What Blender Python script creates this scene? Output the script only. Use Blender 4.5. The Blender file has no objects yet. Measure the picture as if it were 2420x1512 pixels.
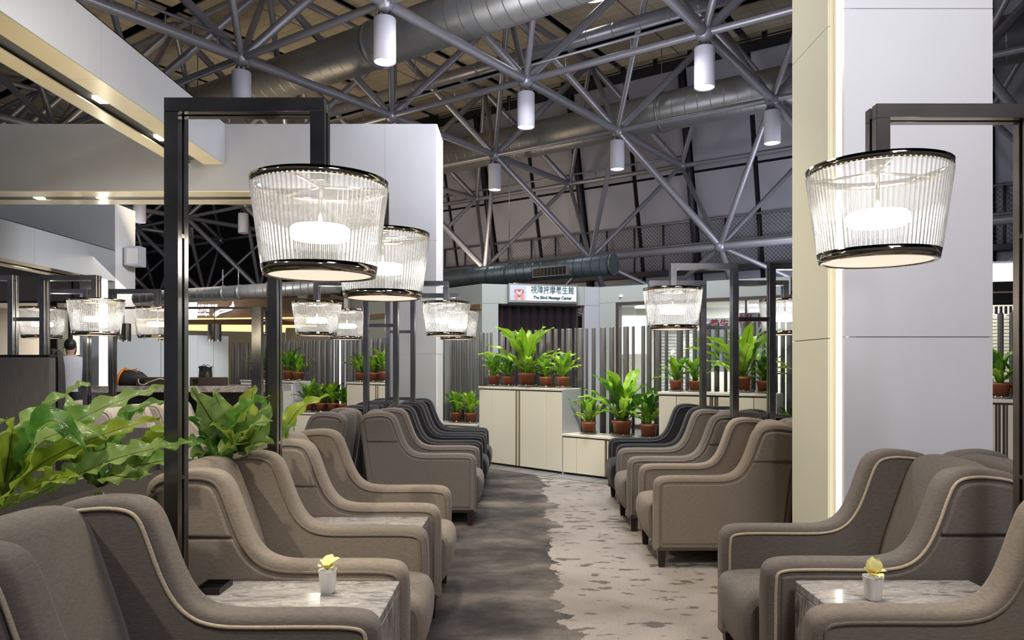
import bpy, math, random
from mathutils import Vector, Matrix
R = math.radians
SC = bpy.context.scene
COL = SC.collection

# ---------------------------------------------------------------- camera, world, exposure, large lights
F, CX, CY, H = 1755.0, 1225.0, 863.0, 1.337
cam_data = bpy.data.cameras.new('camera')
cam = bpy.data.objects.new('camera', cam_data)
COL.objects.link(cam)
cam.location = (0, 0, H)
cam.rotation_euler = (R(90), 0, 0)
cam_data.sensor_fit = 'HORIZONTAL'
cam_data.sensor_width = 36.0
cam_data.lens = 36.0 * F / 2420.0
cam_data.shift_x = (1210 - CX) / 2420.0
cam_data.shift_y = (CY - 756) / 2420.0
cam_data.clip_start = 0.05
cam_data.clip_end = 200
SC.camera = cam

world = bpy.data.worlds.new('world')
SC.world = world
world.use_nodes = True
bg = world.node_tree.nodes['Background']
bg.inputs[0].default_value = (0.80, 0.84, 1.0, 1)
bg.inputs[1].default_value = 0.12

SC.view_settings.view_transform = 'Standard'
SC.view_settings.look = 'None'
SC.view_settings.exposure = 0.0
SC.view_settings.gamma = 1.0
SC.view_settings.use_curve_mapping = False
try:
    SC.cycles.transparent_max_bounces = 40
    SC.cycles.max_bounces = 8
    SC.cycles.sample_clamp_indirect = 3.0
    SC.cycles.caustics_reflective = False
    SC.cycles.caustics_refractive = False
except Exception:
    pass

def area(name, loc, target, size, energy, color, size_y=None):
    d = bpy.data.lights.new(name, 'AREA')
    d.energy = energy
    d.color = color
    d.shape = 'RECTANGLE'
    d.size = size
    d.size_y = size_y or size
    o = bpy.data.objects.new(name, d)
    COL.objects.link(o)
    o.location = loc
    o.rotation_euler = (Vector(target) - Vector(loc)).to_track_quat('-Z', 'Y').to_euler()
    return o

# hall lighting: cool high-bay light from above, plus unseen fills added to brighten parts
def spot(name, loc, target, energy, color, deg, blend=.6, soft=.3):
    d = bpy.data.lights.new(name, 'SPOT'); d.energy = energy; d.color = color
    d.spot_size = R(deg); d.spot_blend = blend; d.shadow_soft_size = soft
    o = bpy.data.objects.new(name, d); COL.objects.link(o); o.location = loc
    o.rotation_euler = (Vector(target) - Vector(loc)).to_track_quat('-Z', 'Y').to_euler()
    return o
area('hall_light', (-0.9, 4.6, 5.6), (-1.6, 4.3, 0), .8, 150, (1.0, 0.90, 0.77))
area('hall_light', (0.6, 9.4, 5.6), (0.5, 9.0, 0), 1.8, 330, (0.95, 0.96, 1.0))
spot('hall_spot', (1.2, -4.0, 4.4), (-1.6, 9.3, 3.6), 500, (0.80, 0.84, 1.0), 52)  # added spot behind the camera, brightens the portal wall
area('column_fill', (1.9, -0.6, 5.0), (2.1, 3.8, 1.7), 1.2, 165, (0.97, 0.95, 1.0))  # unseen fill added to brighten the column faces
spot('hall_spot', (-3.98, 2.6, 3.9), (-1.2, 2.6, .8), 130, (1.0, 0.90, 0.72), 75, .5, .16)
spot('hall_spot', (-0.9, 3.9, 5.3), (1.2, 5.2, .3), 330, (1.0, 0.86, 0.66), 50, .6, .15)
area('roof_fill', (-5.5, 14.5, 3.4), (-4.5, 20.0, 8.6), 3.0, 170, (1.0, 0.80, 0.55))  # unseen fills added below the roof to brighten its panels and sheets
area('roof_fill', (-1.2, 17.6, 3.0), (-0.2, 19.8, 7.5), 2.0, 75, (1.0, 0.82, 0.62))
area('roof_fill', (5.6, 12.9, 3.0), (4.4, 18.0, 6.6), 2.5, 110, (0.80, 0.83, 1.0))
area('frame_fill', (0.5, 7.5, 4.0), (0.5, 12.0, 8.0), 2.5, 130, (0.88, 0.88, 1.0))  # unseen fill added to lift the dark truss tubes
area('beam_fill', (-3.0, 6.0, 2.0), (-3.95, 7.3, 3.85), 1.2, 34, (1.0, 0.86, 0.60))  # unseen fills added to brighten the beam and header soffits
area('beam_fill', (-4.6, 8.5, 2.2), (-4.8, 9.8, 3.5), 1.6, 26, (1.0, 0.86, 0.60))
area('rear_fill', (-9.5, 17.5, 3.2), (-8.0, 22.0, 6.0), 2.0, 60, (0.9, 0.92, 1.0))  # dim unseen fill added for the truss behind the header
area('kiosk_light', (-6.6, 14.2, 2.9), (-6.6, 13.0, 0.0), 2.0, 22, (1.0, 0.90, 0.78))
spot('planter_fill', (0.2, 6.0, 4.6), (0.2, 9.7, 1.1), 640, (1.0, 0.93, 0.76), 44)  # added spots without a fixture, brighten cabinets, ferns and slats
spot('planter_fill', (0.8, 5.2, 4.6), (2.0, 8.0, 1.1), 420, (1.0, 0.95, 0.80), 40)
spot('planter_fill', (-2.6, 8.2, 3.4), (-3.2, 12.6, 1.0), 480, (1.0, 0.95, 0.84), 62)
spot('fern_fill', (-3.0, 1.2, 3.6), (-1.9, 2.9, 1.0), 330, (1.0, 0.95, 0.80), 60, .5, .05)  # added spot without a fixture, brightens the large ferns
spot('kiosk_spot', (-2.6, 10.9, 4.2), (-7.6, 13.6, 2.6), 700, (0.95, 0.98, 1.0), 60)  # added spot, brightens the rear portal end and its beam

# ---------------------------------------------------------------- helpers
def P(px, py, d):
    return Vector(((px - CX) * d / F, d, H - (py - CY) * d / F))
def X(px, d): return (px - CX) * d / F
def Z(py, d): return H - (py - CY) * d / F

def mat(name, color, rough=0.5, metal=0.0, emit=None, strength=0.0, spec=None, noise=None, bump=None, trans=0.0, coat=0.0):
    """noise=(scale, amount) varies the colour, bump=(scale, strength) adds fine relief"""
    m = bpy.data.materials.new(name)
    m.use_nodes = True
    nt = m.node_tree
    b = nt.nodes['Principled BSDF']
    b.inputs['Base Color'].default_value = (*color, 1)
    b.inputs['Roughness'].default_value = rough
    b.inputs['Metallic'].default_value = metal
    if coat: b.inputs['Coat Weight'].default_value = coat
    if spec is not None: b.inputs['Specular IOR Level'].default_value = spec
    if trans: b.inputs['Transmission Weight'].default_value = trans
    if emit:
        b.inputs['Emission Color'].default_value = (*emit, 1)
        b.inputs['Emission Strength'].default_value = strength
    tc = None
    if noise or bump:
        tc = nt.nodes.new('ShaderNodeTexCoord')
    if noise:
        n = nt.nodes.new('ShaderNodeTexNoise')
        n.inputs['Scale'].default_value = noise[0]
        n.inputs['Detail'].default_value = 6
        mp = nt.nodes.new('ShaderNodeMapping')
        if len(noise) > 2: mp.inputs['Scale'].default_value = noise[2]
        nt.links.new(tc.outputs['Object'], mp.inputs[0])
        nt.links.new(mp.outputs[0], n.inputs['Vector'])
        r = nt.nodes.new('ShaderNodeValToRGB')
        a = noise[1]
        r.color_ramp.elements[0].position = 0.3
        r.color_ramp.elements[1].position = 0.7
        r.color_ramp.elements[0].color = (*[c * (1 - a) for c in color], 1)
        r.color_ramp.elements[1].color = (*[min(1, c * (1 + a)) for c in color], 1)
        nt.links.new(n.outputs[0], r.inputs[0])
        nt.links.new(r.outputs[0], b.inputs['Base Color'])
    if bump:
        n2 = nt.nodes.new('ShaderNodeTexNoise')
        n2.inputs['Scale'].default_value = bump[0]
        nt.links.new(tc.outputs['Object'], n2.inputs['Vector'])
        bp = nt.nodes.new('ShaderNodeBump')
        bp.inputs['Strength'].default_value = bump[1]
        bp.inputs['Distance'].default_value = 0.01
        nt.links.new(n2.outputs[0], bp.inputs['Height'])
        nt.links.new(bp.outputs[0], b.inputs['Normal'])
    return m

class MB:
    def __init__(s): s.v = []; s.f = []; s.sm = []; s.uv = None
    def add(s, vs, fs, smooth=False):
        o = len(s.v)
        s.v += [tuple(v) for v in vs]
        s.f += [tuple(i + o for i in f) for f in fs]
        s.sm += [smooth] * len(fs)
        return s
    def box(s, x0, y0, z0, x1, y1, z1, b=0.0):
        if x0 > x1: x0, x1 = x1, x0
        if y0 > y1: y0, y1 = y1, y0
        if z0 > z1: z0, z1 = z1, z0
        if b <= 0:
            vs = [(x, y, z) for z in (z0, z1) for y in (y0, y1) for x in (x0, x1)]
            fs = [(0, 2, 3, 1), (4, 5, 7, 6), (0, 1, 5, 4), (2, 6, 7, 3), (0, 4, 6, 2), (1, 3, 7, 5)]
            return s.add(vs, fs)
        # bevelled box: 24 verts
        lo = (x0, y0, z0); hi = (x1, y1, z1)
        vs = []; idx = {}
        for sx in (0, 1):
            for sy in (0, 1):
                for sz in (0, 1):
                    c = [lo[0] if not sx else hi[0], lo[1] if not sy else hi[1], lo[2] if not sz else hi[2]]
                    sg = [b if not sx else -b, b if not sy else -b, b if not sz else -b]
                    for ax in range(3):
                        p = [c[i] + (0 if i == ax else sg[i]) for i in range(3)]
                        idx[(sx, sy, sz, ax)] = len(vs); vs.append(p)
        fs = []
        for ax in range(3):
            u, w = [(1, 2), (2, 0), (0, 1)][ax]
            for side in (0, 1):
                q = []
                for (a, c) in ((0, 0), (1, 0), (1, 1), (0, 1)):
                    k = [0, 0, 0]; k[ax] = side; k[u] = a; k[w] = c
                    q.append(idx[(*k, ax)])
                fs.append(tuple(q if side else q[::-1]))
        for ax in range(3):   # edges along ax
            u, w = [(1, 2), (2, 0), (0, 1)][ax]
            for a in (0, 1):
                for c in (0, 1):
                    k0 = [0, 0, 0]; k0[u] = a; k0[w] = c
                    k1 = list(k0); k1[ax] = 1
                    q = [idx[(*k0, u)], idx[(*k1, u)], idx[(*k1, w)], idx[(*k0, w)]]
                    fs.append(tuple(q if (a != c) else q[::-1]))
        for k in [(a, b2, c) for a in (0, 1) for b2 in (0, 1) for c in (0, 1)]:
            q = [idx[(*k, 0)], idx[(*k, 1)], idx[(*k, 2)]]
            fs.append(tuple(q if (sum(k) % 2 == 1) else q[::-1]))
        return s.add(vs, fs)
    def hexa(s, pts):  # 8 points: bottom 4 ccw, top 4 ccw
        return s.add(pts, [(3, 2, 1, 0), (4, 5, 6, 7), (0, 1, 5, 4), (1, 2, 6, 5), (2, 3, 7, 6), (3, 0, 4, 7)])
    def tube(s, p0, p1, r, n=10, r1=None, cap=True, smooth=True):
        return s.path([p0, p1], [r, r if r1 is None else r1], n, cap, smooth)
    def path(s, pts, r, n=8, cap=True, smooth=True, closed=False):
        pts = [Vector(p) for p in pts]
        rs = r if isinstance(r, (list, tuple)) else [r] * len(pts)
        vs = []; m = len(pts)
        prev = None
        for i, p in enumerate(pts):
            a = pts[i - 1] if (i > 0 or closed) else p
            b = pts[(i + 1) % m] if (i < m - 1 or closed) else p
            t = (b - a)
            if t.length < 1e-9: t = Vector((0, 0, 1))
            t.normalize()
            if prev is None:
                up = Vector((0, 0, 1)) if abs(t.z) < 0.9 else Vector((1, 0, 0))
                u = t.cross(up).normalized()
            else:
                u = (prev - t * prev.dot(t)).normalized()
            prev = u
            w = t.cross(u)
            for k in range(n):
                an = 2 * math.pi * k / n
                vs.append(p + (u * math.cos(an) + w * math.sin(an)) * rs[i])
        fs = []
        mm = m if closed else m - 1
        for i in range(mm):
            for k in range(n):
                a = i * n + k; b = i * n + (k + 1) % n
                c = ((i + 1) % m) * n + (k + 1) % n; d = ((i + 1) % m) * n + k
                fs.append((a, b, c, d))
        o = len(s.v)
        s.add(vs, fs, smooth)
        if cap and not closed:
            s.f.append(tuple(o + k for k in range(n))[::-1]); s.sm.append(False)
            s.f.append(tuple(o + (m - 1) * n + k for k in range(n))); s.sm.append(False)
        return s
    def lathe(s, prof, n=32, c=(0, 0, 0), smooth=True, close=False):
        vs = []
        for (r, z) in prof:
            for k in range(n):
                an = 2 * math.pi * k / n
                vs.append((c[0] + r * math.cos(an), c[1] + r * math.sin(an), c[2] + z))
        fs = []
        m = len(prof)
        for i in range(m if close else m - 1):
            j = (i + 1) % m
            for k in range(n):
                fs.append((i * n + k, i * n + (k + 1) % n, j * n + (k + 1) % n, j * n + k))
        return s.add(vs, fs, smooth)
    def prism(s, poly, t0, t1, axis='y', smooth=False):
        """poly in (a,b); extruded along axis from t0 to t1"""
        def mk(a, b, t):
            return (a, t, b) if axis == 'y' else ((a, b, t) if axis == 'z' else (t, a, b))
        n = len(poly)
        vs = [mk(a, b, t0) for a, b in poly] + [mk(a, b, t1) for a, b in poly]
        fs = [(i, (i + 1) % n, n + (i + 1) % n, n + i) for i in range(n)]
        s.add(vs, fs, smooth)
        o = len(s.v) - 2 * n
        s.f.append(tuple(o + i for i in range(n))[::-1]); s.sm.append(False)
        s.f.append(tuple(o + n + i for i in range(n))); s.sm.append(False)
        return s
    def quad(s, a, b, c, d): return s.add([a, b, c, d], [(0, 1, 2, 3)])
    def ball(s, c, r, n=12, m=8, sc=(1, 1, 1)):
        prof = []
        vs = []; fs = []
        for i in range(m + 1):
            th = math.pi * i / m
            for k in range(n):
                an = 2 * math.pi * k / n
                vs.append((c[0] + sc[0] * r * math.sin(th) * math.cos(an), c[1] + sc[1] * r * math.sin(th) * math.sin(an), c[2] + sc[2] * r * math.cos(th)))
        for i in range(m):
            for k in range(n):
                fs.append((i * n + k, (i + 1) * n + k, (i + 1) * n + (k + 1) % n, i * n + (k + 1) % n))
        return s.add(vs, fs, True)

def mesh(name, mb, m):
    me = bpy.data.meshes.new(name)
    me.from_pydata(mb.v, [], mb.f)
    me.polygons.foreach_set('use_smooth', mb.sm)
    if mb.uv:
        ul = me.uv_layers.new(name='UVMap')
        li = [0.0] * (2 * len(me.loops))
        for i, l in enumerate(me.loops):
            u = mb.uv[l.vertex_index]
            li[2 * i] = u[0]; li[2 * i + 1] = u[1]
        ul.data.foreach_set('uv', li)
    if m: me.materials.append(m)
    me.update()
    return me

def link(name, me, parent=None, label=None, loc=None):
    o = bpy.data.objects.new(name, me)
    COL.objects.link(o)
    if parent: o.parent = parent
    if label: o['label'] = label
    if loc: o.location = loc
    return o
def obj(name, mb, m, parent=None, label=None, loc=None):
    import bmesh
    me = mesh(name, mb, m)
    bm = bmesh.new(); bm.from_mesh(me)
    if len(bm.faces) < 60000:
        bmesh.ops.recalc_face_normals(bm, faces=bm.faces)
    bm.to_mesh(me); bm.free()
    return link(name, me, parent, label, loc)
def thing(name, label, cat, loc=(0, 0, 0), rz=0, group=None):
    o = bpy.data.objects.new(name, None)
    COL.objects.link(o)
    o.location = loc
    o.rotation_euler = (0, 0, rz)
    o.empty_display_size = 0.1
    o['label'] = label; o['category'] = cat
    if group: o['group'] = group
    return o
def tag(o, label, cat, group=None):
    o['label'] = label; o['category'] = cat
    if group: o['group'] = group
    return o
def struct(name, mb, m, parent=None):
    o = obj(name, mb, m, parent)
    if parent is None: o['kind'] = 'structure'
    return o
def structroot(name, loc=(0, 0, 0)):
    o = bpy.data.objects.new(name, None); COL.objects.link(o); o.location = loc; o['kind'] = 'structure'
    return o

def text(name, s, size, m, parent, loc, rot, label=None, ext=0.002, ax='CENTER', bold=0.0, sx=1.0):
    cu = bpy.data.curves.new(name, 'FONT')
    cu.body = s; cu.size = size; cu.extrude = ext; cu.align_x = ax; cu.align_y = 'CENTER'
    cu.offset = bold
    cu.resolution_u = 3
    t = bpy.data.objects.new('tmp', cu)
    COL.objects.link(t)
    bpy.context.view_layer.update()
    dg = bpy.context.evaluated_depsgraph_get()
    me = bpy.data.meshes.new_from_object(t.evaluated_get(dg))
    bpy.data.objects.remove(t)
    me.materials.clear(); me.materials.append(m)
    me.name = name
    o = link(name, me, parent, label)
    o.location = loc; o.rotation_euler = rot; o.scale = (sx, 1, 1)
    return o

# polygon inset (offset inwards) for a ccw/cw closed polygon
def area2(p): return sum(p[i][0] * p[(i + 1) % len(p)][1] - p[(i + 1) % len(p)][0] * p[i][1] for i in range(len(p)))
def inset(poly, d):
    sgn = 1 if area2(poly) > 0 else -1
    out = []; n = len(poly)
    for i in range(n):
        a = Vector(poly[i - 1]); b = Vector(poly[i]); c = Vector(poly[(i + 1) % n])
        e1 = (b - a).normalized(); e2 = (c - b).normalized()
        n1 = Vector((-e1.y, e1.x)) * sgn; n2 = Vector((-e2.y, e2.x)) * sgn
        q = (n1 + n2)
        if q.length < 1e-6: q = n1
        q.normalize()
        k = max(0.45, q.dot(n1))
        out.append(tuple(b + q * (d / k)))
    return out
def clean_inset(poly, d):
    q = inset(poly, d); n = len(poly)
    def dist(p):
        best = 9
        for i in range(n):
            a = Vector(poly[i]); b = Vector(poly[(i + 1) % n]); ab = b - a; t = 0 if ab.length_squared < 1e-12 else max(0, min(1, (Vector(p) - a).dot(ab) / ab.length_squared))
            best = min(best, (Vector(p) - a - ab * t).length)
        return best
    out = [p for p in q if dist(p) > d * .97]
    res = []
    for p in out:
        if not res or (Vector(p) - Vector(res[-1])).length > .002: res.append(p)
    return res
def chaikin(pts, it=2, closed=False):
    for _ in range(it):
        q = []
        n = len(pts)
        if not closed: q.append(pts[0])
        for i in range(n if closed else n - 1):
            a, b = pts[i], pts[(i + 1) % n]
            q.append(tuple(a[k] * .75 + b[k] * .25 for k in range(len(a))))
            q.append(tuple(a[k] * .25 + b[k] * .75 for k in range(len(a))))
        if not closed: q.append(pts[-1])
        pts = q
    return pts
def clip_poly(poly, z, above=True):
    out = []; n = len(poly)
    ins = lambda p: (p[1] >= z) == above
    for i in range(n):
        a, b = poly[i], poly[(i + 1) % n]
        if ins(a): out.append(a)
        if ins(a) != ins(b):
            t = (z - a[1]) / (b[1] - a[1])
            out.append((a[0] + (b[0] - a[0]) * t, z))
    return out
def slab(poly, y0, y1, r, segs=3, bulge=0.0, both=True):
    """cushion: polygon (x,z) extruded in y with rolled edges of radius r, face centre bulged"""
    mb = MB(); n = len(poly)
    rings = []
    sg = 1 if y1 > y0 else -1
    def ring(ins, y): rings.append([(p[0], y, p[1]) for p in (inset(poly, ins) if ins > 1e-6 else poly)])
    if both:
        for k in range(segs + 1):
            a = math.pi / 2 * k / segs
            ring(r * (1 - math.sin(a)), y0 + sg * r * (1 - math.cos(a)))
    else:
        ring(0, y0)
    for k in range(segs + 1):
        a = math.pi / 2 * k / segs
        ring(r * (1 - math.cos(a)), y1 - sg * r * (1 - math.sin(a)))
    vs = [v for rg in rings for v in rg]
    fs = []
    for i in range(len(rings) - 1):
        for k in range(n):
            fs.append((i * n + k, i * n + (k + 1) % n, (i + 1) * n + (k + 1) % n, (i + 1) * n + k))
    mb.add(vs, fs, True)
    mb.f.append(tuple(range(n))[::-1]); mb.sm.append(False)
    mb.f.append(tuple((len(rings) - 1) * n + k for k in range(n))); mb.sm.append(False)
    return mb

# ---------------------------------------------------------------- materials
def fabric_mat(name, c):
    m = mat(name, c, 0.95, spec=0.15)
    nt = m.node_tree; b = nt.nodes['Principled BSDF']
    tc = nt.nodes.new('ShaderNodeTexCoord')
    mp = nt.nodes.new('ShaderNodeMapping'); mp.inputs['Scale'].default_value = (45, 45, 330)
    n = nt.nodes.new('ShaderNodeTexNoise'); n.inputs['Scale'].default_value = 1.0; n.inputs['Detail'].default_value = 3
    n2 = nt.nodes.new('ShaderNodeTexNoise'); n2.inputs['Scale'].default_value = 420
    mx = nt.nodes.new('ShaderNodeMath'); mx.operation = 'ADD'
    r = nt.nodes.new('ShaderNodeValToRGB')
    r.color_ramp.elements[0].position = 0.72; r.color_ramp.elements[1].position = 1.28
    r.color_ramp.elements[1].position = 1.0
    r.color_ramp.elements[0].position = 0.0
    dv = nt.nodes.new('ShaderNodeMath'); dv.operation = 'MULTIPLY_ADD'; dv.inputs[1].default_value = 1.4; dv.inputs[2].default_value = -0.9
    r.color_ramp.elements[0].color = (*[x * 0.74 for x in c], 1)
    r.color_ramp.elements[1].color = (*[x * 1.26 for x in c], 1)
    nt.links.new(tc.outputs['Object'], mp.inputs[0]); nt.links.new(mp.outputs[0], n.inputs['Vector'])
    nt.links.new(tc.outputs['Object'], n2.inputs['Vector'])
    nt.links.new(n.outputs[0], mx.inputs[0]); nt.links.new(n2.outputs[0], mx.inputs[1])
    nt.links.new(mx.outputs[0], dv.inputs[0]); nt.links.new(dv.outputs[0], r.inputs[0])
    nt.links.new(r.outputs[0], b.inputs['Base Color'])
    bp = nt.nodes.new('ShaderNodeBump'); bp.inputs['Strength'].default_value = 0.25; bp.inputs['Distance'].default_value = 0.002
    nt.links.new(mx.outputs[0], bp.inputs['Height']); nt.links.new(bp.outputs[0], b.inputs['Normal'])
    b.inputs['Sheen Weight'].default_value = 0.10
    b.inputs['Sheen Roughness'].default_value = 0.5
    return m
FAB = {'taupe': fabric_mat('fabric_taupe', (0.205, 0.170, 0.134)),
       'brown': fabric_mat('fabric_grey_brown', (0.135, 0.116, 0.100)),
       'charcoal': fabric_mat('fabric_charcoal', (0.024, 0.024, 0.027)),
       'dusk': fabric_mat('fabric_dusk', (0.150, 0.130, 0.112)),
       'beige': fabric_mat('fabric_beige', (0.42, 0.37, 0.32))}
PIPE = {'taupe': fabric_mat('piping_taupe', (0.17, 0.14, 0.11)),
        'brown': fabric_mat('piping_brown', (0.42, 0.35, 0.26)),
        'charcoal': fabric_mat('piping_rim_sheen', (0.09, 0.09, 0.10)),  # lighter than the charcoal fabric: rim sheen painted into the piping
        'dusk': fabric_mat('piping_dusk', (0.20, 0.18, 0.16)),
        'beige': fabric_mat('piping_beige', (0.5, 0.44, 0.37))}
M_LEG = mat('dark_wood_leg', (0.020, 0.010, 0.009), 0.35, noise=(20, .3, (1, 1, .1)))
M_PANEL = mat('grey_laminate', (0.37, 0.38, 0.415), 0.32, noise=(3, .03), bump=(600, .05))
M_WHITE = mat('white_panel', (0.86, 0.855, 0.86), 0.35, noise=(3, .02))
M_SOFFIT = mat('champagne_soffit', (0.86, 0.77, 0.55), 0.18, 0.15, noise=(2, .05))
M_BLACK = mat('black_recess', (0.006, 0.006, 0.006), 0.3)
M_SEAM = mat('dark_seam', (0.10, 0.10, 0.11), 0.7)
M_SEAML = mat('soft_grey_joint', (0.22, 0.22, 0.24), 0.7)
M_BRONZE = mat('black_bronze_metal', (0.15, 0.145, 0.14), 0.18, 0.95, noise=(3.5, .45), bump=(2.2, .12))
M_STEELG = mat('brushed_blue_grey_metal', (0.26, 0.255, 0.275), 0.24, 0.95, noise=(3.5, .4), bump=(2.2, .12))
M_BROWNM = mat('warm_bronze_metal', (0.27, 0.235, 0.21), 0.24, 0.95, noise=(3.5, .4), bump=(2.2, .12))
M_BRONZE2 = mat('polished_bronze', (0.33, 0.28, 0.21), 0.14, 1.0, noise=(9, .3))
M_RING = mat('polished_ring_metal', (0.42, 0.37, 0.30), 0.07, 1.0)
M_TRUSS = mat('grey_painted_steel', (0.27, 0.27, 0.30), 0.34, 0.45, noise=(2, .10))
M_DUCT = mat('galvanised_duct', (0.30, 0.30, 0.295), 0.38, 0.6, noise=(1.2, .12))
M_DUCT2 = mat('teal_grey_duct', (0.075, 0.095, 0.10), 0.4, 0.5, noise=(2.5, .2))
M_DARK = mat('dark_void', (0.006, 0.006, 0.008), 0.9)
M_CREAM = mat('cream_laminate', (0.72, 0.68, 0.57), 0.45, noise=(30, .05, (14, 14, .5)))
M_CREAMTOP = mat('cream_top', (0.74, 0.70, 0.60), 0.35)
M_GOLD = mat('brass_strip', (0.42, 0.33, 0.18), 0.35, 0.6)
M_POLE = mat('grey_wood_slat', (0.115, 0.112, 0.112), 0.42, noise=(60, .25, (1, 1, .04)))
M_POT = mat('terracotta_plastic', (0.26, 0.075, 0.035), 0.42, noise=(15, .12))
M_SOIL = mat('potting_soil', (0.02, 0.013, 0.008), 0.95, bump=(60, .8))
M_WOOD = mat('walnut_veneer', (0.175, 0.105, 0.060), 0.45, noise=(10, .25, (.4, .4, 12)))
M_WOODG = mat('grey_wood_veneer', (0.105, 0.092, 0.082), 0.5, noise=(30, .18, (6, 6, .3)))
M_CYL = mat('white_lamp_housing', (0.56, 0.56, 0.63), 0.5)
M_CUP = mat('white_porcelain', (0.80, 0.79, 0.76), 0.18, coat=.5)
M_PETAL = mat('orchid_petal', (0.85, 0.78, 0.32), 0.5, noise=(40, .12))
M_PETALC = mat('orchid_centre', (0.80, 0.52, 0.05), 0.5)
def emis(name, c, s): return mat(name, (0, 0, 0), 0.6, emit=c, strength=s)
M_LED = emis('led_strip', (1.0, 0.97, 0.86), 4.5)
M_SIDELIT = mat('warm_lit_panel', (0.66, 0.65, 0.53), 0.75, spec=0.2)  # column side: the warm light on it is put into the panel colour
M_RECESS = mat('glow_tint_recess', (0.92, 0.88, 0.72), 0.5)  # cream glow of the strip put into the recess colour
M_LEDW = emis('warm_led_strip', (1.0, 0.72, 0.30), 1.6)
M_LENS = emis('downlight_lens', (0.95, 0.96, 1.0), 6.0)
M_SPOT = emis('soffit_downlight', (1.0, 0.93, 0.75), 9.0)
M_GLOWRING = emis('lamp_light_ring', (1.0, 0.96, 0.86), 12.0)
M_DIFF = emis('lamp_diffuser', (1.0, 0.86, 0.68), 0.98)
M_SIGNW = emis('white_lit_sign', (1.0, 0.98, 1.0), 1.6)
M_LIGHTBOX = emis('light_box', (0.93, 0.97, 1.0), 1.3)

def glass_mat():
    m = bpy.data.materials.new('ribbed_crystal'); m.use_nodes = True
    nt = m.node_tree; nt.nodes.clear()
    out = nt.nodes.new('ShaderNodeOutputMaterial')
    tr = nt.nodes.new('ShaderNodeBsdfTransparent'); tr.inputs[0].default_value = (0.93, 0.94, 0.95, 1)
    gl = nt.nodes.new('ShaderNodeBsdfGlossy'); gl.inputs['Roughness'].default_value = 0.12
    df = nt.nodes.new('ShaderNodeBsdfTranslucent'); df.inputs[0].default_value = (0.9, 0.9, 0.92, 1)
    lw = nt.nodes.new('ShaderNodeLayerWeight'); lw.inputs[0].default_value = 0.42
    m1 = nt.nodes.new('ShaderNodeMixShader'); m2 = nt.nodes.new('ShaderNodeMixShader')
    m1.inputs[0].default_value = 0.14
    nt.links.new(tr.outputs[0], m1.inputs[1]); nt.links.new(df.outputs[0], m1.inputs[2])
    nt.links.new(lw.outputs['Facing'], m2.inputs[0])
    nt.links.new(m1.outputs[0], m2.inputs[1]); nt.links.new(gl.outputs[0], m2.inputs[2])
    nt.links.new(m2.outputs[0], out.inputs[0])
    return m
M_GLASS = glass_mat()
def glass_edge():
    m = M_GLASS.copy(); m.name = 'crystal_rib_edge'
    for n in m.node_tree.nodes:
        if n.type == 'BSDF_TRANSPARENT': n.inputs[0].default_value = (.62, .64, .68, 1)  # greyer tint paints the dark lines between the ribs
        if n.type == 'BSDF_GLOSSY': n.inputs['Roughness'].default_value = .05
        if n.type == 'LAYER_WEIGHT': n.inputs[0].default_value = .62
    return m
M_GLASS2 = glass_edge()
def pane_mat(name, fac=0.12, tint=(0.96, 0.98, 0.97)):
    m = bpy.data.materials.new(name); m.use_nodes = True
    nt = m.node_tree; nt.nodes.clear()
    out = nt.nodes.new('ShaderNodeOutputMaterial')
    tr = nt.nodes.new('ShaderNodeBsdfTransparent'); tr.inputs[0].default_value = (*tint, 1)
    gl = nt.nodes.new('ShaderNodeBsdfGlossy'); gl.inputs['Roughness'].default_value = 0.03
    mx = nt.nodes.new('ShaderNodeMixShader'); mx.inputs[0].default_value = fac
    nt.links.new(tr.outputs[0], mx.inputs[1]); nt.links.new(gl.outputs[0], mx.inputs[2]); nt.links.new(mx.outputs[0], out.inputs[0])
    return m
M_PANE = pane_mat('clear_glass_pane', 0.08)
M_SAUCER = pane_mat('clear_plastic_saucer', 0.25, (0.85, 0.87, 0.88))

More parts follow.
